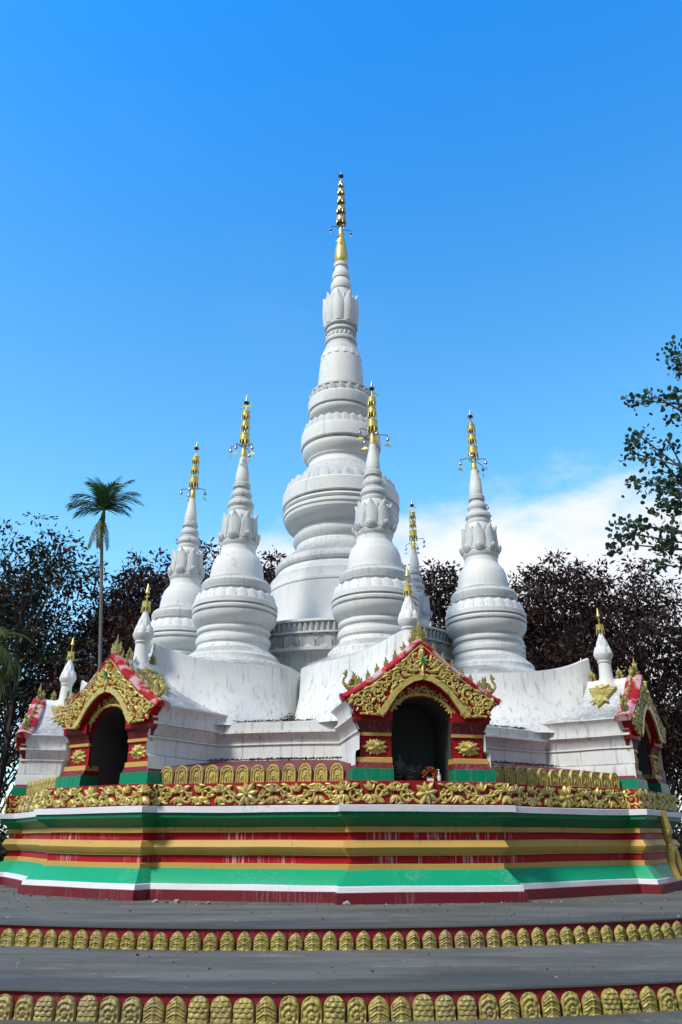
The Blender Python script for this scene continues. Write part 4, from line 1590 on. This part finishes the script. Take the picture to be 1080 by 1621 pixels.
M['darkgrey'] = paint('sooty_bronze', (0.09, 0.10, 0.09), 0.5, 0.4, 0, dirt=0.4)
bs = statue()
for o in list(bs.children):
    if o.name.startswith('seated') and o.type == 'MESH' and not o.data.skin_vertices:
        pass
mb = MB()
rnd = random.Random(4)
for i in range(220):
    a = rnd.uniform(0, 2 * PI)
    b = rnd.uniform(0, 2 * PI)
    r = .085 + .035 * math.cos(b)
    c_ = Vector((r * math.cos(a), .035 * math.sin(b) - .02, r * math.sin(a) + .13))
    n_ = Vector((rnd.uniform(-1, 1), rnd.uniform(-1, 1), rnd.uniform(-1, 1))).normalized()
    t_ = n_.orthogonal().normalized() * .018
    b_ = n_.cross(t_).normalized() * .012
    mb.add([c_ + t_, c_ + b_ + n_ * .006, c_ - t_, c_ - b_ + n_ * .006], [(0, 1, 2, 3)])
root = empty('flower_wreath', spt(0, .15, 7.42, 1.757), R(PH[0]), 'round wreath of orange flowers standing in the middle niche', 'wreath')
mb.build('orange_flowers', M['orange'], root, 0)
mb = MB()
mb.tube([(-.03, .0, 0), (0, 0, .05)], .012, 6)
mb.tube([(.04, .03, 0), (0, 0, .06)], .01, 6)
mb.tube([(.085 * math.cos(q * PI / 8), 0, .13 + .085 * math.sin(q * PI / 8)) for q in range(17)], .012, 6)
mb.build('wire_frame', M['leaf_green'], root)
mb = MB()
mb.box((0, 0, .032), (.105, .03, .062))
o = mb.build('white_card_box', M['plastic'], None, 20, loc=spt(0, .14, 7.50, 1.757))
o.rotation_euler = (0, 0, R(PH[0]))
tag(o, 'small white card box lying in front of the orange wreath', 'box')
root = empty('pump_bottle', spt(0, .31, 7.44, 1.757), R(PH[0]), 'clear pump bottle with white cap and pale label at the right of the niche', 'bottle')
mb = MB()
mb.lathe([(0, 0), (.03, .0), (.033, .01), (.033, .12), (.022, .145), (.012, .15), (.012, .16)], 0, 0, 20, cap=False)
mb.build('bottle_body', M['bottle'] if 'bottle' in M else M['silver'], root)
mb = MB()
mb.lathe([(.015, .155), (.016, .175), (.006, .178), (.006, .20), (.014, .202), (.014, .212), (0, .214)], 0, 0, 14, cap=False)
mb.tube([(0, 0, .207), (-.035, 0, .203)], .005, 6)
mb.build('pump_cap', M['plastic'], root)
mb = MB()
mb.lathe([(.0335, .04), (.0338, .045), (.0338, .105), (.0335, .11)], 0, 0, 20, cap=False)
mb.build('label', M['plastic'], root)
root = empty('offering_bowl', spt(0, -.12, 7.25, 1.757), R(PH[0]), 'black incense bowl with dried flower stalks beside the wreath in the niche', 'bowl')
mb = MB()
mb.lathe([(0, 0), (.09, 0), (.13, .05), (.15, .11), (.135, .11), (.10, .06), (0, .05)], 0, 0, 24, cap=False)
mb.build('bowl', M['dark'], root)
mb = MB()
rnd = random.Random(9)
for i in range(70):
    a = rnd.uniform(0, 2 * PI)
    l = rnd.uniform(.1, .3)
    e = Vector((math.cos(a) * rnd.uniform(0, .22), math.sin(a) * .12, l * .8 + .05))
    mb.tube([(0.5 * e.x * .3, .5 * e.y * .3, .06), (e.x * .7, e.y * .7, e.z * .8), e], [.004, .003, .002], 4)
    for q in range(3):
        c_ = e + Vector((rnd.uniform(-.02, .02), rnd.uniform(-.02, .02), rnd.uniform(-.03, .02)))
        d1 = Vector((rnd.uniform(-1, 1), rnd.uniform(-1, 1), rnd.uniform(-1, 1))).normalized() * .016
        d2 = d1.orthogonal().normalized() * .01
        mb.add([c_ + d1, c_ + d2, c_ - d1, c_ - d2], [(0, 1, 2, 3)])
mb.build('dried_stalks', M['darkgrey'], root, 0)
# dark red cabinet inside the left niche
root = empty('altar_cabinet', spt(7, .28, 6.85, 1.757), R(PH[7]), 'dark red lacquered board with gold trim inside the left niche', 'cabinet')
mb = MB()
mb.box((0, 0, .45), (.30, .14, .90))
mb.build('board', M['darkcloth'], root, 20)
mb = MB()
rl = Relief(mb, lambda x, z, d: (x, -(.072 + d), z))
for q in range(5):
    rl.spiral(-.09, .14 + q * .15, .035, q, 1.1, 1 if q % 2 else -1, .009, 2)
rl.stem([(-.145, .05), (-.145, .85)], .008, .008)
rl.stem([(-.035, .05), (-.035, .85)], .008, .008)
mb.build('gold_trim', M['gold_old'], root)

# ------------------------------------------------------------------ gold naga at the right shrine
root = empty('naga_statue', spt(1, -.38, 7.92, 0), R(PH[1]), 'yellow naga statue climbing the striped base at the far right under the frieze', 'statue')
mb = MB()
mb.tube([(.02, .10, 1.40), (.03, .08, 1.25), (.0, .04, 1.08), (-.04, .04, .92), (.0, .02, .80), (.0, .0, .66)], [.085, .088, .095, .075, .065, .10], 14)
mb.tube([(.0, .0, .72), (.06, -.04, .58), (.04, -.08, .43), (.06, -.14, .30), (.12, -.26, .18), (.16, -.38, .10), (.20, -.48, .02)], [.10, .085, .065, .075, .10, .085, .06], 12)
mb.tube([(.0, .0, .72), (-.10, .02, .62), (-.17, -.0, .46), (-.20, -.06, .30), (-.20, -.10, .20)], [.09, .085, .07, .06, .05], 12)
mb.build('scaly_body', M['ochre2'] if 'ochre2' in M else M['ochre'], root, 60)
mb = MB()
for q in range(6):
    kranok(mb, .10 + .03 * q, .27 - .045 * q, -.24 - .03 * q, .42, 1 if q % 2 else -1, .6)
for a_, b_ in ((-.12, .95), (-.14, .70), (.10, .70)):
    kranok(mb, a_, b_, .0, .45, -1, -.3)
mb.build('flame_crest', M['gold'], root, 30)

# ------------------------------------------------------------------ loose stones and dead leaves
rnd = random.Random(12)
for (ang, rad, s, lab) in ((-20.5, 8.12, .045, 'small pale stone lying against the maroon plinth left of the others'), (-18.2, 8.05, .05, 'upright pale chip of stone leaning on the maroon plinth'), (-14.2, 8.12, .035, 'brown pebble on the cement beside the pale chip of stone'), (.6, 8.12, .055, 'brown lump of rubble on the cement below the plinth corner in the middle')):
    me = bpy.data.meshes.new('loose_stone')
    bm = bmesh.new()
    bmesh.ops.create_icosphere(bm, subdivisions=3, radius=s)
    for v in bm.verts:
        v.co *= 1 + .35 * mnoise.noise(v.co * 30 + Vector((ang, 0, 0)))
        v.co.z = max(v.co.z * .7, -s * .35)
    bm.to_mesh(me)
    bm.free()
    me.materials.append(M['stone'])
    o = bpy.data.objects.new('loose_stone', me)
    C.objects.link(o)
    p = polar(ang, rad, 0, s * .33)
    o.location = p
    o.rotation_euler = (0, 0, rnd.uniform(0, 6))
    tag(o, lab, 'stone', 'loose stones at the foot of the plinth')


def leaf_cloud(name, P, size, mat, aspect=.45, parent=None, droop=0.0, seed=0, fold=False):
    """P: Nx3 centres. One small pointed leaf quad per point."""
    rs = np.random.RandomState(seed)
    n = len(P)
    P = np.asarray(P, float)
    d = rs.normal(size=(n, 3))
    d[:, 2] -= droop
    d /= np.linalg.norm(d, axis=1)[:, None]
    e = rs.normal(size=(n, 3))
    e -= (e * d).sum(1)[:, None] * d
    e /= np.linalg.norm(e, axis=1)[:, None]
    s = size * rs.uniform(.6, 1.3, n)[:, None]
    a = P - d * s * .5
    b = P + d * s * .5
    m1 = P + e * s * aspect * .5 - d * s * .08
    m2 = P - e * s * aspect * .5 - d * s * .08
    if fold:      # rounder six-sided leaf
        ee = e * s * aspect * .5
        V = np.stack([a, P - d * s * .28 + ee * .85, P + d * s * .12 + ee, b, P + d * s * .12 - ee, P - d * s * .28 - ee * .85], 1).reshape(-1, 3)
    else:
        V = np.stack([a, m1, b, m2], 1).reshape(-1, 3)
    K = 6 if fold else 4
    me = bpy.data.meshes.new(name)
    me.vertices.add(K * n)
    me.vertices.foreach_set('co', V.ravel())
    me.loops.add(K * n)
    me.loops.foreach_set('vertex_index', np.arange(K * n))
    me.polygons.add(n)
    me.polygons.foreach_set('loop_start', np.arange(n) * K)
    me.polygons.foreach_set('loop_total', np.full(n, K))
    me.materials.append(mat)
    me.update()
    me.validate()
    o = bpy.data.objects.new(name, me)
    C.objects.link(o)
    if parent:
        o.parent = parent
    return o


rs = np.random.RandomState(3)
pts = []
for k in range(8):
    for _ in range(900):
        lt = rs.uniform(-1.42, 1.42)
        dens = .5 + .5 * math.sin(lt * 3 + k)
        if rs.rand() > .35 + .65 * dens:
            continue
        dd = abs(rs.normal(0, .06))
        p = polar(PH[k] + 22.5, 5.99 + dd, lt, 2.255 - dd * .15 + abs(rs.normal(0, .012)))
        pts.append(p[:])
    for _ in range(500):
        lt = rs.uniform(-1.3, 1.3)
        p = polar(PH[k] + 22.5, 5.9 - abs(rs.normal(0, .14)), lt, 2.965 + abs(rs.normal(0, .012)))
        pts.append(p[:])
    for _ in range(900):     # heap in the gap between two drums
        q = abs(rs.normal(0, .5))
        p = polar(PH[k] + 22.5, 5.15 - q, rs.normal(0, .06 + .03 * max(0, 1 - q)), 2.98 + abs(rs.normal(0, .10)) * max(.1, 1 - abs(q - .3)) + .12 * max(0, q - .1))
        pts.append(p[:])
o = leaf_cloud('dead_leaf_litter', pts, .06, M['debris'], .4, seed=5)
tag(o, 'dark dead leaves gathered along the ledges and between the white drums', 'leaf litter', kind='stuff')

# ------------------------------------------------------------------ trees


def limb_pts(a, b, rnd, bend=.12, n=7):
    a, b = Vector(a), Vector(b)
    L = (b - a).length
    o = Vector((rnd.uniform(-1, 1), rnd.uniform(-1, 1), rnd.uniform(0, .6))) * L * bend
    return [a.lerp(b, t / n) + o * math.sin(PI * t / n) for t in range(n + 1)]


def make_tree(name, seed, H, W, nclump, nleaf, leafmat_, leafsize, droop=.5, low=.25):
    """trunk and limbs in one mesh, foliage as many small leaves in clumps along the twigs"""
    rnd = random.Random(seed)
    rs = np.random.RandomState(seed)
    root = empty(name, (0, 0, 0))
    mb = MB()
    top = Vector((rnd.uniform(-.5, .5), rnd.uniform(-.5, .5), H * .93))
    tp = limb_pts((0, 0, -.1), top, rnd, .03, 10)
    mb.tube(tp, [.19 * (1 - .85 * i / 10) + .02 for i in range(11)], 9)
    P = []
    for i in range(nclump):
        t = rnd.random() ** .8
        zc = H * (low + (1 - low) * t)
        prof_ = math.sin(PI * min(1, .12 + .80 * (t ** .8))) ** .75
        a = rnd.uniform(0, 2 * PI)
        rad = W * .5 * prof_ * math.sqrt(rnd.uniform(.08, 1.15))
        c = Vector((math.cos(a) * rad, math.sin(a) * rad, zc + rnd.uniform(-.4, .5)))
        s0 = tp[max(1, min(9, int(10 * (zc / H - .18 - .1 * rnd.random()))))]
        lp = limb_pts(s0, c, rnd, .12, 5)
        mb.tube(lp, [.045 * (1 - .8 * q / 5) + .006 for q in range(6)], 5)
        for _ in range(5):
            e = c + Vector((rnd.gauss(0, .7), rnd.gauss(0, .7), rnd.gauss(.15, .45)))
            mb.tube([lp[4], lp[4].lerp(e, .5) + Vector((0, 0, .08)), e], [.012, .009, .004], 4)
            m_ = int(nleaf / 5)
            # whorls of leaves at the twig tip
            q = rs.normal(size=(m_, 3)) * np.array([.34, .34, .16]) + np.array(e[:])
            P.append(q)
        q = rs.normal(size=(int(nleaf * .35), 3)) * np.array([.7, .7, .35]) + np.array(c[:])
        P.append(q)
    # bare twigs sticking out of the top
    for i in range(9):
        a = rnd.uniform(0, 2 * PI)
        r = W * .3 * rnd.random()
        b0 = Vector((math.cos(a) * r, math.sin(a) * r, H * rnd.uniform(.82, .95)))
        b1 = b0 + Vector((rnd.uniform(-.5, .5), rnd.uniform(-.5, .5), rnd.uniform(.8, 1.7)))
        mb.tube([b0, b0.lerp(b1, .5) + Vector((.06, 0, 0)), b1], [.016, .011, .004], 4)
        P.append(rs.normal(size=(14, 3)) * .13 + np.array(b1[:]))
        for _ in range(2):
            b2 = b0.lerp(b1, rnd.uniform(.3, .8))
            b3 = b2 + Vector((rnd.uniform(-.45, .45), rnd.uniform(-.3, .3), rnd.uniform(.2, .5)))
            mb.tube([b2, b3], [.008, .003], 4)
            P.append(rs.normal(size=(7, 3)) * .11 + np.array(b3[:]))
    mb.build('trunk', M['bark'], root, 60)
    leaf_cloud('crown', np.concatenate(P), leafsize, leafmat_, .42, root, droop, seed)
    return root


protoR = make_tree('red_leaf_tree', 21, 13.6, 7.2, 66, 190, M['leaf_red'], .27)
protoR2 = make_tree('red_leaf_tree', 22, 13.6, 6.8, 62, 190, M['leaf_red'], .27)
protoG = make_tree('dark_green_tree', 23, 13.2, 7.0, 48, 150, M['leaf_green'], .26)
protoG2 = make_tree('dark_green_tree', 24, 12.5, 6.5, 50, 155, M['leaf_green'], .26)
# (x, y, height factor, prototype, label)
trees = [
    (-15.6, 15.5, 1.10, 'G', 'dark thin-crowned tree at the far left edge, its top standing above the others'),
    (-12.4, 19.5, 1.02, 'G2', 'dark green tree filling the gap left of the slim palm trunk'),
    (-9.4, 17.0, 1.02, 'R', 'dark red-leaved tree directly behind the slim palm'),
    (-6.4, 18.5, 1.05, 'R2', 'dark red-leaved tree behind the two left stupas'),
    (-3.4, 17.5, 1.02, 'R', 'dark red-leaved tree peeping out just left of the central stupa'),
    (0.6, 19.5, .92, 'R2', 'dark red-leaved tree hidden behind the central stupa'),
    (4.6, 17.5, .98, 'R', 'dark red-leaved tree in the gap between the front and right stupas'),
    (7.8, 18.5, .90, 'R2', 'lower red-leaved tree right behind the rightmost stupa'),
    (11.4, 16.5, 1.00, 'R', 'tall dark red-leaved tree rising just right of the rightmost stupa'),
    (14.8, 17.0, .93, 'R2', 'dark red-leaved tree behind the right side shrine, at the right edge'),
    (-18.8, 20.5, 1.0, 'R', 'dark tree half cut off by the left edge of the picture'),
    (18.6, 19.5, .93, 'G2', 'dark tree cut off by the right edge beyond the red trees'),
    (-14.2, 25.5, 1.0, 'R2', 'farther dark tree seen through the crowns at the left'),
    (-10.4, 25.0, .95, 'G', 'farther dark tree behind the palm crown'),
    (9.6, 24.5, .95, 'G', 'farther dark tree seen through the gaps right of the stupas'),
    (13.6, 25.0, .95, 'R', 'farther dark tree seen through the gaps behind the right shrine'),
    (5.2, 25.5, .95, 'G2', 'farther dark tree seen between the spires right of the central stupa'),
    (-6.8, 25.5, .98, 'G2', 'farther dark tree seen between the two left stupas'),
]
protos = dict(R=protoR, R2=protoR2, G=protoG, G2=protoG2)
usedp = set()
rnd = random.Random(8)
for (x, y, s, k, lab) in trees:
    if k in usedp:
        o = copy_tree(protos[k])
    else:
        o = protos[k]
        usedp.add(k)
    o.location = (x, y, Z2)
    o.rotation_euler = (0, 0, rnd.uniform(0, 6.28))
    o.scale = (s * rnd.uniform(.95, 1.1), s * rnd.uniform(.95, 1.1), s)
    tag(o, lab, 'tree', 'dark trees behind the pagoda')


rs = np.random.RandomState(77)
P = []
for sgn in (-1, 1):
    for _ in range(260):
        c = np.array([sgn * rs.uniform(8, 27), rs.uniform(11.5, 24), 0])
        hh = rs.uniform(.7, 2.3)
        q = rs.normal(size=(75, 3)) * np.array([.55, .55, hh * .33]) + c + np.array([0, 0, Z2 + hh * .55])
        q[:, 2] = np.maximum(q[:, 2], Z2 + .02)
        P.append(q)
o = leaf_cloud('undergrowth', np.concatenate(P), .26, M['leaf_green'], .42, None, .2, 5)
tag(o, 'dark undergrowth filling the ground below the trees', 'undergrowth', kind='stuff')
P = []
for _ in range(240):
    a = rs.uniform(-50, 50)
    r = rs.choice([8.0 + abs(rs.normal(0, .18)), rs.uniform(8.2, 10.9)])
    P.append(polar(a, r, 0, .008)[:])
for _ in range(90):
    a = rs.uniform(-40, 40)
    r = rs.choice([R1 + .06 + abs(rs.normal(0, .12)), rs.uniform(11.2, 13.3)])
    p = polar(a, r, 0, Z1 + .008)
    P.append((p.x + TX, p.y, p.z))
P = np.array(P)
o = leaf_cloud('leaf_grit', P, .05, M['grit'], .5, None, 0, 9)
tag(o, 'scattered chips and dry leaf bits on the grey steps', 'litter', kind='stuff')


# palms
def frond(mb, ml, base_, az, el, L, curve, rnd, n=34, leafL=.62, m=0):
    """pinnate frond: rachis plus leaflets"""
    p = Vector(base_)
    pts = [p.copy()]
    d_el = el
    seg = L / n
    for i in range(n):
        d_el -= curve / n * (0.6 + 1.0 * i / n)
        d = Vector((math.cos(az) * math.cos(d_el), math.sin(az) * math.cos(d_el), math.sin(d_el)))
        p = p + d * seg
        pts.append(p.copy())
    mb.tube(pts, [.022 * (1 - .85 * i / n) for i in range(n + 1)], 5, m)
    side = Vector((-math.sin(az), math.cos(az), 0))
    for i in range(3, n + 1):
        t = i / n
        tng = (pts[i] - pts[i - 1]).normalized()
        upv = side.cross(tng).normalized()
        for sg in (1, -1):
            l = leafL * (math.sin(PI * min(1, .25 + t * .65)) ** .7) * rnd.uniform(.85, 1.1)
            dr = (side * sg * (.95 - .45 * t) + tng * (.55 + .6 * t) + upv * rnd.uniform(.0, .35)).normalized()
            w = .038
            wv = dr.cross(upv).normalized() * w * .5
            q0 = pts[i]
            q1 = q0 + dr * l * .5 - Vector((0, 0, .02 * l))
            q2 = q0 + dr * l - Vector((0, 0, .16 * l))
            ml.add([q0 - wv * .5, q0 + wv * .5, q1 + wv, q1 - wv, q2], [(0, 1, 2, 3), (3, 2, 4)], m)


rnd = random.Random(31)
root = empty('areca_palm', (-8.3, 7.2, Z2), 0, 'tall slim palm with grey trunk and feathery crown behind the left shrine', 'palm tree')
mb = MB()
ctop = Vector((-1.08, 0, 12.55))
tpts = [Vector((ctop.x * (t ** 1.4), 0, ctop.z * t)) for t in [i / 14 for i in range(15)]]
mb.tube(tpts, [.08 - .02 * i / 14 for i in range(15)], 12)
mb.build('trunk', M['palmtrunk'], root, 60)
mb = MB()
mb.tube([ctop - Vector((0, 0, .1)), ctop + Vector((0, 0, .4)), ctop + Vector((0, 0, .8))], [.085, .10, .04], 12)
mb.build('crownshaft', M['leaf_palm'], root, 60)
mb = MB()
ml = MB()
for (az, el, L, cv) in ((R(183), 1.0, 1.75, 1.5), (R(170), .70, 1.9, 1.3), (R(165), 1.30, 2.0, .8), (R(150), 1.35, 1.9, .5), (R(60), 1.42, 2.0, .4), (R(20), 1.25, 2.0, .8), (R(15), 1.05, 1.8, 1.2), (R(-5), .70, 1.9, 1.4), (R(-20), .35, 1.5, 1.2), (R(205), .35, 1.5, 1.2), (R(190), .1, 1.2, .9), (R(-10), .1, 1.2, .9), (R(270), 1.1, 1.5, 1.3), (R(310), 1.2, 1.5, 1.2), (R(235), 1.25, 1.5, 1.2)):
    frond(ml, ml, ctop + Vector((0, 0, .72)), az, min(1.45, el + .15), L * .88, cv, rnd)
ml.build('crown', M['leaf_palm'], root, 0)
ml = MB()
for q in range(3):
    frond(ml, ml, ctop + Vector((.06 * q - .06, -.10, .35)), R(240 + 50 * q), -1.15, 1.35, .3, rnd, 22, .34)
ml.build('dead_frond', M['leaf_yellow'], root, 0)

root = empty('feather_palm', (-12.2, 4.6, Z2), 0, 'yellow-green palm fronds hanging in from the left edge below the trees', 'palm tree')
mb = MB()
mb.tube([(0, 0, 0), (.05, 0, 3.5), (.0, 0, 7.2)], [.16, .13, .12], 12)
mb.build('trunk', M['palmtrunk'], root, 60)
ml = MB()
for q in range(14):
    az = q * 2 * PI / 14 + .15
    frond(ml, ml, Vector((0, 0, 7.15)), az, .9 - .5 * (q % 3), 2.1, 1.6 + .3 * (q % 2), rnd, 26, .7)
ml.build('crown', M['leaf_yg'] if 'leaf_yg' in M else M['leaf_palm'], root, 0)

# near tree that reaches in from the right edge
root = empty('broadleaf_tree', (12.3, -8.6, Z2), 0, 'near green tree with round leaves reaching in from the right edge', 'tree')
mb = MB()
rnd = random.Random(44)
rs = np.random.RandomState(44)
trunk = [Vector((0, 0, -.1)), Vector((-.15, .1, 2.5)), Vector((-.1, .1, 5)), Vector((-.4, 0, 8)), Vector((-.5, .1, 11.5)), Vector((-.3, 0, 14))]
mb.tube(trunk, [.28, .24, .2, .15, .09, .03], 12)


def pix(px, py, dist):
    """a spot in the place seen in the photograph at a known distance, used to plan the branch ends"""
    v = 810.5 - py
    th = R(22.9)
    fw = 1217 * math.cos(th) - v * math.sin(th)
    upp = 1217 * math.sin(th) + v * math.cos(th)
    return Vector(((px - 540) / fw * dist, -DIST + dist, EYE + upp / fw * dist))


ends = []
for (px, py, dd) in ((1062, 555, 13.0), (1078, 560, 12.6), (1040, 628, 13.2), (1068, 632, 12.8), (1020, 634, 13.0), (1012, 690, 13.4), (1035, 712, 13.0), (1062, 705, 12.8), (1000, 717, 13.2), (1045, 745, 13.1), (1075, 740, 12.7), (1010, 765, 13.4), (1030, 775, 13.0), (1060, 780, 12.9), (1045, 800, 13.2), (985, 828, 13.4), (1000, 845, 13.3), (1015, 830, 13.0), (993, 862, 13.2), (1062, 838, 12.8), (1050, 870, 13.2), (1072, 885, 12.9), (1040, 893, 13.3), (1078, 660, 12.8), (1078, 590, 12.9)):
    ends.append(pix(px, py, dd) - Vector(root.location))
# branches that fill the rest of the crown, out of the picture
for q in range(60):
    a = rnd.uniform(0, 2 * PI)
    zz = rnd.uniform(4.5, 15)
    rr = rnd.uniform(1.0, 4.2) * math.sin(PI * min(1, (zz - 3) / 13)) ** .5
    e = Vector((math.cos(a) * rr, math.sin(a) * rr, zz))
    if e.x < -2.4:
        continue
    ends.append(e)
P = []
for i, e in enumerate(ends):
    j = min(4, max(1, int(e.z / 2.9) - 1))
    st = trunk[j].lerp(trunk[j + 1], rnd.uniform(0, .8)) if j < 5 else trunk[5]
    lp = limb_pts(st, e, rnd, .14, 6)
    mb.tube(lp, [.05 * (1 - .85 * q / 6) + .005 for q in range(7)], 6)
    for _ in range(4):
        t_ = rnd.uniform(.75, 1)
        s0 = lp[4].lerp(lp[6], (t_ - .75) * 4)
        e2 = s0 + Vector((rnd.gauss(0, .16), rnd.gauss(0, .2), rnd.gauss(-.04, .12)))
        mb.tube([s0, e2], [.006, .003], 4)
        P.append(np.clip(rs.normal(size=(20, 3)), -1.7, 1.7) * np.array([.085, .13, .07]) + np.array(e2[:]))
    P.append(np.clip(rs.normal(size=(30, 3)), -1.6, 1.6) * np.array([.13, .20, .09]) + np.array(e[:]))
mb.build('trunk', M['bark'], root, 60)
leaf_cloud('crown', np.concatenate(P), .10, M['leaf_front'], .85, root, .8, 4, True)
